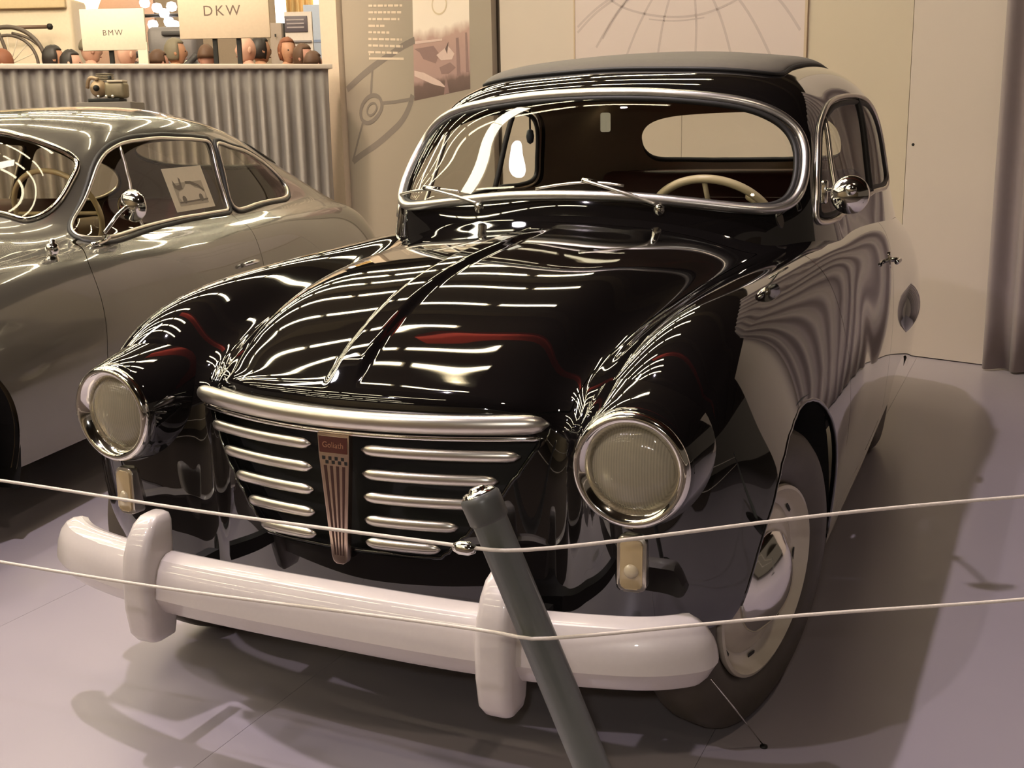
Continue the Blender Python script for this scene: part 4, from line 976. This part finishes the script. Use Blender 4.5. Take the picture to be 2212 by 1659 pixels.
drape = curtain('lilac_drape', wpt(.46, 0, .10), wpt(1.7, 0, .16), .012, 2.65, 9, .045, LAVC, 11, False)
tag(drape, 'lilac grey full height drape at the right end of the wall', 'curtain')
for k, (a_, b_) in enumerate(((.50, .56), (.60, .66))):
    pass

# ---------- hall behind the curtain ----------
stage = struct(box('floor_raised_stage', (-7.8, 8.0, .20), (9.5, 7.5, .40), M('stage_carpet', (.16, .12, .10), .9), None, Matrix.Rotation(math.radians(44.8), 3, 'Z')))
BR = math.radians(24.6); BX, BY = Vector((math.cos(BR), math.sin(BR), 0)), Vector((-math.sin(BR), math.cos(BR), 0)); BROT = Matrix.Rotation(BR, 3, 'Z')
def bbox(name, p, size, mat, parent=None, bev=0.0):                 # box by its centre, squared up to the far wall
    return box(name, p, size, mat, parent, BROT, bev)
struct(bbox('wall_far', Vector((-11.2, 14.6, 2.2)), (24, .1, 4.4), M('far_wall_warm', (.55, .42, .32), .7)))
def person(label, p, h, face, skin, hair, shirt, hairstyle='short', lean=0.0, grp=None):
    """standing visitor; p = floor point, face = heading in degrees"""
    g = thing('person', label, 'person', p, math.radians(face))
    k = h/1.75
    J = {'pelvis': (0, 0, .95), 'waist': (0, .0, 1.12), 'chest': (0, 0+lean*.4, 1.34), 'neck': (0, lean*.7, 1.50), 'crown': (0, lean*.9, 1.56),
         'shl': (.175, lean*.5, 1.42), 'ell': (.215, .02+lean*.5, 1.14), 'wrl': (.22, -.14, .95), 'hal': (.21, -.20, .88), 'shr': (-.175, lean*.5, 1.42), 'elr': (-.215, .02+lean*.5, 1.14), 'wrr': (-.22, -.14, .95), 'har': (-.21, -.20, .88),
         'hil': (.10, 0, .90), 'knl': (.11, -.02, .50), 'anl': (.12, .02, .09), 'tol': (.13, -.16, .04), 'hir': (-.10, 0, .90), 'knr': (-.11, -.02, .50), 'anr': (-.12, .02, .09), 'tor': (-.13, -.16, .04)}
    Rd = dict(pelvis=.15, waist=.135, chest=.15, neck=.06, crown=.055, shl=.075, ell=.045, wrl=.032, hal=.035, shr=.075, elr=.045, wrr=.032, har=.035, hil=.095, knl=.06, anl=.042, tol=.04, hir=.095, knr=.06, anr=.042, tor=.04)
    names = list(J); ix = {n_: i for i, n_ in enumerate(names)}
    E = [('pelvis', 'waist'), ('waist', 'chest'), ('chest', 'neck'), ('neck', 'crown'), ('chest', 'shl'), ('shl', 'ell'), ('ell', 'wrl'), ('wrl', 'hal'), ('chest', 'shr'), ('shr', 'elr'), ('elr', 'wrr'), ('wrr', 'har'), ('pelvis', 'hil'), ('hil', 'knl'), ('knl', 'anl'), ('anl', 'tol'), ('pelvis', 'hir'), ('hir', 'knr'), ('knr', 'anr'), ('anr', 'tor')]
    me = bpy.data.meshes.new('tmp'); me.from_pydata([tuple(c*k for c in J[n_]) for n_ in names], [(ix[a], ix[b]) for a, b in E], []); me.update()
    t = bpy.data.objects.new('tmp', me); COL.objects.link(t)
    t.modifiers.new('skin', 'SKIN'); sl = me.skin_vertices[0].data if me.skin_vertices else None
    if sl:
        for n_ in names: sl[ix[n_]].radius = (Rd[n_]*k*(1.25 if n_ in ('chest', 'pelvis', 'waist') else 1), Rd[n_]*k*(.85 if n_ in ('chest', 'pelvis', 'waist') else 1))
        sl[0].use_root = True
    ss_ = t.modifiers.new('sub', 'SUBSURF'); ss_.levels = 1; ss_.render_levels = 1
    dg = bpy.context.evaluated_depsgraph_get(); dg.update()
    bmsh = bpy.data.meshes.new_from_object(t.evaluated_get(dg)); bpy.data.objects.remove(t, do_unlink=True)
    bmsh.materials.clear()
    trs = M('trousers', (.05, .05, .07), .8) if 'trousers' not in bpy.data.materials else bpy.data.materials['trousers']
    for m in (skin, shirt, trs): bmsh.materials.append(m)
    for f in bmsh.polygons:
        c = f.center/k; f.use_smooth = True
        f.material_index = 2 if c.z < .93 and abs(c.x) < .19 and not (c.y < -.1 and c.z > .8) else (0 if (c.z > 1.475 or c.z < 1.0 or (abs(c.x) > .2 and c.z < 1.05)) else 1)
    link(bpy.data.objects.new('body', bmsh), g)
    # head
    bm = bmesh.new(); bmesh.ops.create_uvsphere(bm, u_segments=20, v_segments=14, radius=1)
    hc = Vector((0, lean*1.0-.01, 1.635))*k
    for v in bm.verts:
        x, y, z = v.co; w_ = 1-.22*max(0, -z)
        X, Y, Z = x*.075*w_, y*.095, z*.122
        if y < -.85 and -.25 < z < .1: Y -= .016*(1-abs(x)*3 if abs(x) < .33 else 0)
        if z < -.7 and y < 0: Y -= .012
        v.co = Vector((X, Y, Z))*k+hc
    bm_obj('head', bm, skin, g, True)
    for s in (1, -1):
        bm = bmesh.new(); bmesh.ops.create_uvsphere(bm, u_segments=8, v_segments=6, radius=.007*k); bm.transform(Matrix.Translation(hc+Vector((s*.03, -.087, .008))*k)); bm_obj('eye', bm, BLACK, g, True)
        bm = bmesh.new(); bmesh.ops.create_uvsphere(bm, u_segments=8, v_segments=6, radius=1); bm.transform(Matrix.Translation(hc+Vector((s*.077, .005, -.005))*k) @ Matrix.Diagonal((.010*k, .02*k, .032*k, 1))); bm_obj('ear', bm, skin, g, True)
    box('mouth', hc+Vector((0, -.090, -.062))*k, (.042*k, .008*k, .008*k), M('lips', (.35, .12, .10), .5) if 'lips' not in bpy.data.materials else bpy.data.materials['lips'], g)
    if hair is not None:
        bm = bmesh.new(); bmesh.ops.create_uvsphere(bm, u_segments=20, v_segments=14, radius=1)
        low = {'short': -.15, 'fringe': -.75, 'long': -1.0}[hairstyle]
        dele = [v for v in bm.verts if v.co.z < low-.3*v.co.y*0 or (v.co.y < -.35 and v.co.z < .45)]
        bmesh.ops.delete(bm, geom=dele, context='VERTS')
        rr = random.Random(len(label))
        for v in bm.verts: v.co = Vector((v.co.x*.086, v.co.y*.106+.006, v.co.z*.133+.004))*k*(1+rr.uniform(-.03, .04))+hc
        o = bm_obj('hair', bm, hair, g, True); sm = o.modifiers.new('thickness', 'SOLIDIFY'); sm.thickness = .012
    return g
SK1, SK2, SK3 = M('skin_pink', (.62, .36, .27), .55), M('skin_tan', (.50, .26, .16), .55), M('skin_ruddy', (.55, .28, .21), .55)
HB, HK, HG, HL = M('hair_brown', (.11, .055, .03), .6), M('hair_black', (.025, .018, .016), .5), M('hair_grey', (.20, .17, .12), .6), M('hair_auburn', (.22, .075, .035), .6)
S = {n_: M('cloth_'+n_, c, .8) for n_, c in dict(rust=(.36, .11, .06), pale=(.62, .52, .44), yellow=(.62, .48, .25), dark=(.06, .05, .07), orange=(.42, .14, .05), white=(.70, .64, .60), pinkish=(.62, .40, .36), olive=(.16, .14, .09), brown=(.20, .11, .07), blue=(.12, .15, .25)).items()}
ZP = .40
for lab, p, top, face, sk, hr, sh, hs, ln in (
    ('person with auburn hair at the far left edge behind the curtain ledge', (-7.71, 5.76), 2.10, -40, SK2, HL, S['rust'], 'fringe', 0),
    ('dark haired person in a pale top standing left of the yellow shirt', (-7.52, 6.19), 2.15, 140, SK2, HK, S['pale'], 'fringe', 0),
    ('grey haired person in a yellow shirt seen from behind', (-7.93, 7.10), 2.31, 150, SK1, HG, S['yellow'], 'short', 0),
    ('person with thick black hair low in front of the yellow shirt', (-6.97, 5.86), 2.065, 120, SK1, HK, S['rust'], 'fringe', 0),
    ('bald pink headed person standing before the smaller white sign', (-6.96, 6.57), 2.19, 170, SK1, None, S['pinkish'], 'short', 0),
    ('person with olive hair and an orange top between the two white signs', (-6.95, 7.27), 2.25, 130, SK2, HG, S['orange'], 'fringe', 0),
    ('person in an orange top just right of the smaller white sign', (-6.24, 6.2), 2.05, 160, SK3, HB, S['orange'], 'short', 0),
    ('person in white below the left half of the larger white sign', (-6.04, 6.64), 2.11, 200, SK3, HB, S['white'], 'short', 0),
    ('bald pink faced person under the right half of the larger white sign', (-5.89, 7.07), 2.21, -30, SK1, None, S['olive'], 'short', 0),
    ('dark haired person in a dark jacket right of the larger sign post', (-6.03, 7.46), 2.235, 150, SK2, HK, S['dark'], 'fringe', 0),
    ('brown haired person with head bent forward before the notice stand', (-5.52, 7.24), 2.19, 60, SK2, HL, S['brown'], 'fringe', .05),
    ('person with auburn hair and a pink top at the right end of the ledge', (-5.15, 6.93), 2.09, 100, SK3, HB, S['pinkish'], 'fringe', 0),
    ('short dark haired person half hidden beside the cream end post', (-4.79, 6.56), 1.99, 160, SK3, HB, S['blue'], 'short', 0)):
    person(lab, (p[0], p[1], ZP), (top-ZP), face, sk, hr, sh, hs, ln)
# sign boards
SIGN = M('cream_sign_board', (.70, .56, .43), .6); SIGNW = M('white_sign_board', (.80, .73, .60), .6); INK = M('sign_ink', (.16, .11, .09), .7)
def sign(label, tl, br, z0, z1, txt, size, posts, mat, tx):
    a, b = Vector((*tl, 0)), Vector((*br, 0)); L = (b-a).length; d = (b-a)/L; rot = Matrix.Rotation(math.atan2(d.y, d.x), 3, 'Z')
    c = (a+b)/2
    g = box('sign_board', c+Vector((0, 0, (z0+z1)/2)), (L, .03, z1-z0), mat, None, rot, .003); tag(g, label, 'sign')
    nrm = Vector((d.y, -d.x, 0))
    text_obj('sign_lettering', txt, size, axis_M(a+d*(L*tx[0])+nrm*.0155+Vector((0, 0, z0+(z1-z0)*tx[1])), nrm, d), INK, g, .0005, 'CENTER', 1.25)
    for f in posts:
        p = a+d*(L*f)-nrm*.03
        box('sign_post', p+Vector((0, 0, (ZP+z0)/2+.02)), (.035, .035, z0-ZP+.04), BLACK, g, rot)
    return g
sign('larger cream sign board reading DKW on dark posts', (-5.492, 5.648), (-4.797, 5.966), 2.085, 2.65, 'DKW', .118, (.37, .635), SIGN, (.48, .39))
bs = sign('smaller white sign board reading BMW behind the curtain ledge', (-6.542, 5.60), (-6.03, 5.835), 2.035, 2.385, 'BMW', .068, (.42,), SIGNW, (.49, .42))
box('sign_side_panel', Vector((-6.065, 5.82, 1.25)), (.085, .03, 1.70), SIGNW, bs, BROT)
# white van-like body, far left, with a rail along it
WB = M('white_van_body', (.72, .60, .46), .5)
vb = bbox('white_show_trailer', Vector((-9.75, 7.35, 1.70)), (2.25, .5, 2.2), WB, None, .04)
tag(vb, 'cream white show trailer side at the far left with a dark rail along it', 'trailer')
bbox('trailer_upper_band', Vector((-9.64, 7.08, 2.90)), (2.2, .06, .42), M('trailer_band', (.74, .58, .36), .5), vb, .01)
tube('trailer_rail', [Vector((-9.65, 6.86, 2.475)), Vector((-8.66, 7.30, 2.475))], .020, M('rail_bronze', (.16, .10, .07), .4), vb, 8)
lathe_obj('rail_knob', [(0, -.035), (.03, -.02), (.035, 0), (.03, .02), (0, .035)], BLACK, vb, 14, axis_M((-8.66, 7.30, 2.475), BX))
# old bicycle hung high, of which the mudguards and a spoked wheel show
by = thing('old_bicycle', 'old bicycle with dark mudguards and pale spoked wheel at the far left', 'bicycle', (-8.22, 6.31, 2.02), BR)
IRON = M('dark_bronze_iron', (.10, .075, .06), .45); SPK = M('pale_spoke', (.62, .54, .46), .4)
for nm, cx, r in (('front_wheel', -.95, .30), ('rear_wheel', .0, .28)):
    wv = tube(nm, [(cx+r*math.cos(t), 0, r*math.sin(t)) for t in np.linspace(0, 2*PI, 40, endpoint=False)], .016, IRON, by, 8, closed=True)
    for k in range(16):
        t = 2*PI*k/16; tube('spoke', [(cx, 0, 0), (cx+r*math.cos(t), 0, r*math.sin(t))], .004, SPK, wv, 5)
tube('mudguard', [(.36*math.cos(t), 0, .36*math.sin(t)) for t in np.linspace(math.radians(-25), math.radians(120), 24)], .022, IRON, by, 8)
tube('frame', open_spline([(-.95, 0, 0), (-.8, 0, .45), (-.45, 0, .40), (-.18, 0, .42), (0, 0, 0)], 24), .018, IRON, by, 8)
tube('carrier_stay', open_spline([(.05, 0, .30), (.22, 0, .24), (.42, 0, .02), (.50, 0, -.25)], 14), .014, IRON, by, 8)
for x in (-.95, 0): box('display_stand', (x, .05, -.82), (.05, .05, 1.58), BLACK, by)
# lamp on the far wall, bright lamps cluster, and other stands
LAMPW = emit_mat('warm_lamp_glow', (1, .62, .25), 9); LAMPC = emit_mat('cool_lamp_glow', (1, .93, .95), 7)
wl = lathe_obj('warm_wall_lamp', [(0, -.20), (.13, -.16), (.20, 0), (.13, .16), (0, .20)], LAMPW, None, 24, axis_M((-9.64, 8.85, 2.98), (0, 0, 1)))
tag(wl, 'warm glowing round lamp left above the smaller white sign', 'lamp'); box('lamp_stem', (-9.62, 8.87, 1.6), (.04, .04, 2.45), BLACK, wl)
pt = bbox('pinkish_partition', Vector((-10.1, 9.45, 2.0)), (1.6, .08, 3.6), M('pinkish_partition', (.50, .33, .26), .7))
tag(pt, 'brownish pink partition behind the warm round lamp', 'partition')
rn = random.Random(5)
lc = thing('bright_lamp_cluster', 'cluster of dazzling white lamps on a rail between the two signs', 'lamp', (-8.75, 9.26, 2.7), BR)
for k in range(9):
    lathe_obj('lamp_head', [(0, -.06), (.05, -.045), (.065, 0), (.05, .045), (0, .06)], LAMPC, lc, 14, Matrix.Translation((rn.uniform(-.26, .28), rn.uniform(-.05, .05), rn.uniform(-.10, .22))))
tube('lamp_rail', [(-.36, 0, .05), (.36, 0, .05)], .02, BLACK, lc, 8); tube('lamp_stand', [(0, .03, .05), (0, .03, -2.3)], .02, BLACK, lc, 8)
ed = thing('grey_machine_exhibit', 'grey machine exhibit with pipes standing between the two signs', 'machine', (-7.98, 8.36, 0.40), BR)
MG, MG2 = M('machine_grey', (.23, .21, .22), .45, .3), M('machine_dark', (.06, .055, .06), .5)
box('casing', (0, 0, .865), (.85, .5, 1.73), MG, ed, bev=.06); box('upper_casing', (.10, 0, 1.90), (.55, .40, .40), MG, ed, bev=.06)
tube('pipe', open_spline([(-.40, -.25, 1.72), (-.15, -.32, 1.80), (.15, -.30, 1.62), (.40, -.28, 1.78)], 20), .035, MG2, ed, 8)
tube('pipe', open_spline([(-.30, -.28, 1.55), (.0, -.30, 1.62), (.35, -.28, 1.50)], 20), .028, MG2, ed, 8)
box('top_rail', (.18, -.22, 2.02), (.34, .05, .05), MG2, ed, bev=.01)
for x, z in ((-.25, 1.66), (.05, 1.50), (.28, 1.66)): lathe_obj('dial', [(.06, 0), (.06, .02), (0, .022)], DULLCHROME, ed, 16, axis_M((x, -.26, z), (0, -1, 0)))
wp2 = bbox('white_lit_panel', Vector((-6.88, 9.05, 2.85)), (.12, .04, .62), emit_mat('lit_panel_glow', (1, .95, .9), 1.6))
tag(wp2, 'narrow white lit panel right of the larger sign', 'panel'); bbox('panel_foot', Vector((-6.87, 9.08, 1.47)), (.04, .04, 2.14), BLACK, wp2)
gd = bbox('grey_cabinet', Vector((-6.87, 8.98, 1.46)), (.14, .10, 2.12), M('cabinet_grey', (.33, .26, .22), .6), None, .01)
gd.location += BY*(-.16)
tag(gd, 'slim brownish grey cabinet under the white lit panel', 'cabinet'); box('cabinet_knob', Vector((-6.83, 8.90, 2.38)), (.015, .02, .03), BLACK, gd, BROT)
yc = thing('yellow_curtains', 'pair of yellow curtains right of the white lit panel', 'curtain')
YC = M('yellow_cloth', (.70, .48, .22), .8)
for k, (a, b) in enumerate((((-7.16, 9.46), (-6.98, 9.52)), ((-6.98, 9.53), (-6.80, 9.59)))):
    o = curtain('curtain_half', (*a, 0), (*b, 0), 2.62, 3.3, 3, .02, YC, 20+k); o.parent = yc
bbox('lit_window_strip', Vector((-6.76, 9.63, 2.95)), (.10, .03, .70), emit_mat('window_strip_glow', (1, .88, .5), 1.5), yc)
bbox('curtain_wall', Vector((-6.96, 9.66, 1.85)), (.55, .03, 2.9), M('pale_partition', (.62, .50, .42), .7), yc)
ns = bbox('notice_stand', Vector((-6.36, 8.64, 1.50)), (.30, .05, 2.20), M('stand_white', (.66, .58, .54), .6)); tag(ns, 'white notice stand with a dark framed notice, right of the larger sign', 'stand')
bbox('framed_notice', Vector((-6.37, 8.605, 2.47)), (.25, .02, .17), M('notice_dark', (.10, .08, .10), .5), ns, .004)
for k in range(3): bbox('notice_line', Vector((-6.372, 8.592, 2.515-.04*k)), (.19, .004, .016), M('notice_ink_pale', (.36, .31, .33), .7) if k == 0 else bpy.data.materials['notice_ink_pale'], ns)
bbox('stand_shelf', Vector((-6.355, 8.60, 2.285)), (.30, .03, .02), M('shelf_grey', (.22, .2, .22), .5), ns)
bp_ = bbox('pale_blue_panel', Vector((-6.72, 9.50, 1.62)), (.26, .04, 2.30), M('pale_blue', (.42, .48, .62), .5)); tag(bp_, 'tall pale blue panel beside the cream end post', 'panel')
bbox('panel_band', Vector((-6.72, 9.475, 2.36)), (.255, .01, .03), M('blue_band', (.22, .28, .45), .5), bp_)
# small engine on a plinth behind the coupe
en = thing('small_display_engine', 'small olive grey engine on a plinth behind the grey coupe roof', 'engine', (-4.2, 3.41, 1.50), BR)
EG = M('olive_grey_metal', (.28, .23, .15), .45, .4, var=.25, scale=30); EG2 = M('worn_bronze', (.42, .30, .19), .4, .5, var=.2, scale=30)
box('base_plate', (-.02, 0, .012), (.20, .14, .024), BLACK, en, bev=.004)
box('crankcase', (.045, 0, .075), (.13, .11, .10), EG, en, bev=.02); box('cover_plate', (.055, -.01, .128), (.10, .10, .014), M('pale_cover', (.62, .52, .40), .4), en, bev=.004)
lathe_obj('flywheel', [(.0, -.03), (.05, -.03), (.055, 0), (.05, .03), (0, .03)], EG2, en, 24, axis_M((-.06, -.02, .085), (.3, -1, 0)))
lathe_obj('flywheel_hub', [(.02, 0), (.018, .03), (0, .034)], BLACK, en, 16, axis_M((-.068, -.048, .088), (.3, -1, 0)))
for k in range(5): box('cooling_fin', (-.03, .02, .135+.010*k), (.09, .08, .005), EG, en, bev=.001)
lathe_obj('filler_cap', [(.012, 0), (.012, .018), (.008, .022), (0, .022)], BLACK, en, 12, axis_M((.012, -.02, .142), (0, 0, 1)))
tube('exhaust_pipe', open_spline([(-.05, -.05, .14), (-.10, -.05, .15), (-.13, -.03, .09)], 12), .012, EG2, en, 8)
for x in (-.05, .0, .04): lathe_obj('bolt_head', [(.010, 0), (.010, .006), (0, .007)], DULLCHROME, en, 8, axis_M((x, -.072, .035), (0, -1, 0)))
pl_ = box('display_plinth', (-4.2, 3.41, .75), (.34, .28, 1.50), M('plinth_grey', (.20, .17, .15), .7), None, BROT, .006)
tag(pl_, 'grey plinth under the small engine, behind the grey coupe', 'plinth')

# ================= ROPE BARRIER =================
POSTM = M('grey_post_paint', (.17, .185, .165), .42, .1, coat=.2, var=.05, scale=50)
def post(label, base, top):
    base, top = Vector(base), Vector(top); ax = (top-base).normalized()
    g = thing('barrier_post', label, 'post', base)
    M4 = axis_M((0, 0, 0), ax); L = (top-base).length
    lathe_obj('tube', [(.0262, .01), (.0262, L-.042), (.0265, L-.042)], POSTM, g, 32, M4)
    lathe_obj('collar', [(.0262, L-.044), (.0292, L-.04), (.0298, L-.012), (.0292, L-.004), (.024, L)], M('dark_collar', (.09, .09, .085), .35) if 'dark_collar' not in bpy.data.materials else bpy.data.materials['dark_collar'], g, 32, M4)
    lathe_obj('cap', [(.0262, L-.002), (.0225, L+.004), (.019, L+.003), (.013, L+.001), (.0125, L+.007), (.009, L+.010), (0, L+.010)], CHROME, g, 32, M4)
    lathe_obj('foot_plate', [(0, 0), (.15, 0), (.15, .008), (.04, .016), (.026, .03)], BLACK, g, 40)
    return g
main_post = post('grey leaning barrier post with a chrome cap before the saloon bumper', (.850, -.905, 0), (.5140, -.90, .766))
post('grey barrier post holding the left end of the white ropes', (-1.30, -.97, 0), (-1.30, -.97, .76))
post('grey barrier post holding the right end of the white ropes', (2.7, .68, 0), (2.7, .68, .76))
ROPE = M('white_cord', (.74, .66, .58), .6, var=.12, scale=220, bump=.3)
def rope(label, pts, r):
    o = tube('barrier_rope', open_spline(pts, 80), r, ROPE, None, 8); return tag(o, label, 'rope')
PA = lambda z: Vector((.850, -.905, 0))+(Vector((.5140, -.90, .766))-Vector((.850, -.905, 0)))*(z/.766)
a1 = PA(.697); a2 = PA(.570)
up = rope('upper white cord strung across the front of the saloon', [(-1.30, -.975, .678), (-.448, -.915, .683), (.04, -.93, .688), (a1.x-.03, a1.y-.028, .694), (a1.x, a1.y-.029, .695), (a1.x+.03, a1.y-.02, .695), (.88, -.655, .690), (1.225, -.38, .686), (2.0, .16, .68), (2.7, .65, .68)], .0030)
cl = lathe_obj('rope_clamp', [(0, -.018), (.006, -.017), (.010, -.008), (.010, .008), (.006, .017), (0, .018)], CHROME, up, 16, axis_M((.505, -.931, .6925), (1, -.02, .03)))
rope('lower white cord strung across the front of the saloon', [(-1.30, -.985, .548), (-.40, -.965, .553), (.10, -.955, .562), (a2.x-.03, a2.y-.026, .569), (a2.x, a2.y-.028, .570), (a2.x+.03, a2.y-.018, .571), (.92, -.72, .570), (1.235, -.52, .568), (2.0, .08, .565), (2.7, .65, .565)], .0028)
wr = tube('floor_stay_wire', [(.700, -.285, .222), (.772, -.117, .004)], .0016, CHROME, None, 6); tag(wr, 'thin steel stay wire from the front tyre to the floor', 'wire')
wr.parent = None
lathe_obj('wire_eyelet', [(.008, 0), (.008, .004), (0, .006)], BLACK, wr, 12, axis_M((.772, -.117, .0), (0, 0, 1)))

# ================= HALL ROOF AND ITS LAMPS =================
ceil = struct(box('ceiling', (-3, 5, 6.3), (44, 44, .1), M('ceiling_dark', (.060, .042, .028), .8)))
for k in range(10):
    box('ceiling_beam', (-3, -14+4.4*k, 6.05), (40, .25, .4), M('beam_brown', (.075, .055, .035), .7) if k == 0 else bpy.data.materials['beam_brown'], ceil)
TUBE = emit_mat('tube_glow', (1, .88, .60), 34)
HOUS = M('lamp_housing', (.5, .45, .38), .5)
def tube_lamp():
    g = thing('fluorescent_lamp', 'long fluorescent lamp high under the hall roof, out of the picture, mirrored in the paintwork', 'lamp', (0, 0, 5.4), 0, 'fluorescent lamps under the hall roof')
    box('housing', (0, 0, .05), (1.50, .12, .05), HOUS, g)
    box('tube', (0, 0, 0), (1.42, .07, .045), TUBE, g)
    return g
proto = tube_lamp(); first = True
ROWS = [(-10.5, -10.57, 6), (-7.6, -10.57, 6), (-5.2, -10.57, 6), (-3.4, -10.57, 7), (-1.6, -11.0, 5), (0.0, -10.57, 7), (.55, -10.57, 7), (1.15, -10.9, 7), (2.05, -12.1, 7), (3.7, -10.8, 7), (5.6, -11.1, 7), (7.7, -12.0, 7), (9.3, -12.4, 7), (11.0, -12.4, 7)]
for y, x0, n_ in ROWS:
    for k in range(n_):
        if first: g = proto; first = False
        else:
            g = proto.copy(); COL.objects.link(g)
            for c in list(proto.children):
                d = c.copy(); COL.objects.link(d); d.parent = g
        g.location = (x0+1.62*k, y, 5.3)
rb = box('red_hall_banner', (3.4, 1.72, 5.40), (10.6, .08, .75), M('red_banner_cloth', (.42, .03, .018), .7), None, Matrix.Rotation(math.radians(1.0), 3, 'Z'))
tag(rb, 'long red cloth banner strung under the hall roof, mirrored dark red in the bonnet', 'banner')

struct(box('wall_front', (-2, -13.2, 2.2), (30, .12, 4.4), M('hall_wall_tan', (.42, .34, .26), .7)))

fl_ = thing('flood_lamp', 'round flood lamp high up to the left, seen as a white glare in the windscreen', 'lamp', (-3.72, -1.22, 5.76))
_d = Vector((-.16, .76, 1.17))-Vector((-3.72, -1.22, 5.76)); FM = axis_M((0, 0, 0), _d)
lathe_obj('glass', [(.21, .0), (.12, .02), (0, .03)], emit_mat('flood_glow', (1, .95, 1.0), 45), fl_, 32, FM)
lathe_obj('hood', [(.225, .03), (.225, -.02), (.16, -.12), (.06, -.17), (0, -.17)], BLACK, fl_, 32, FM)
tube('hanger', [(0, 0, .1), (0, 0, .46)], .02, BLACK, fl_, 8)

TROUGH = emit_mat('trough_glow', (1, .93, .74), 32)
for lab, a, b, wd, brk in (('wide light trough nearer the saloon, mirrored as the broader pale band in the windscreen', (-2.50, .56), (-4.95, -1.50), .30, .30), ('wide light trough farther off, mirrored as the narrower pale band in the windscreen', (-6.25, 2.25), (-8.1, .45), .20, .45)):
    a, b = Vector((*a, 4.85)), Vector((*b, 4.85)); L = (b-a).length
    g = thing('light_trough', lab, 'lamp', a, math.atan2(b.y-a.y, b.x-a.x))
    box('housing', (L/2, 0, .05), (L+.08, wd+.05, .06), HOUS, g)
    for x0, x1 in ((0, L*brk-.02), (L*brk+.02, L)): box('diffuser', ((x0+x1)/2, 0, 0), (x1-x0, wd, .04), TROUGH, g, bev=.012)
    for x in (.3, L-.3): tube('hanger', [(x, 0, .08), (x, 0, 1.40)], .008, BLACK, g, 6)
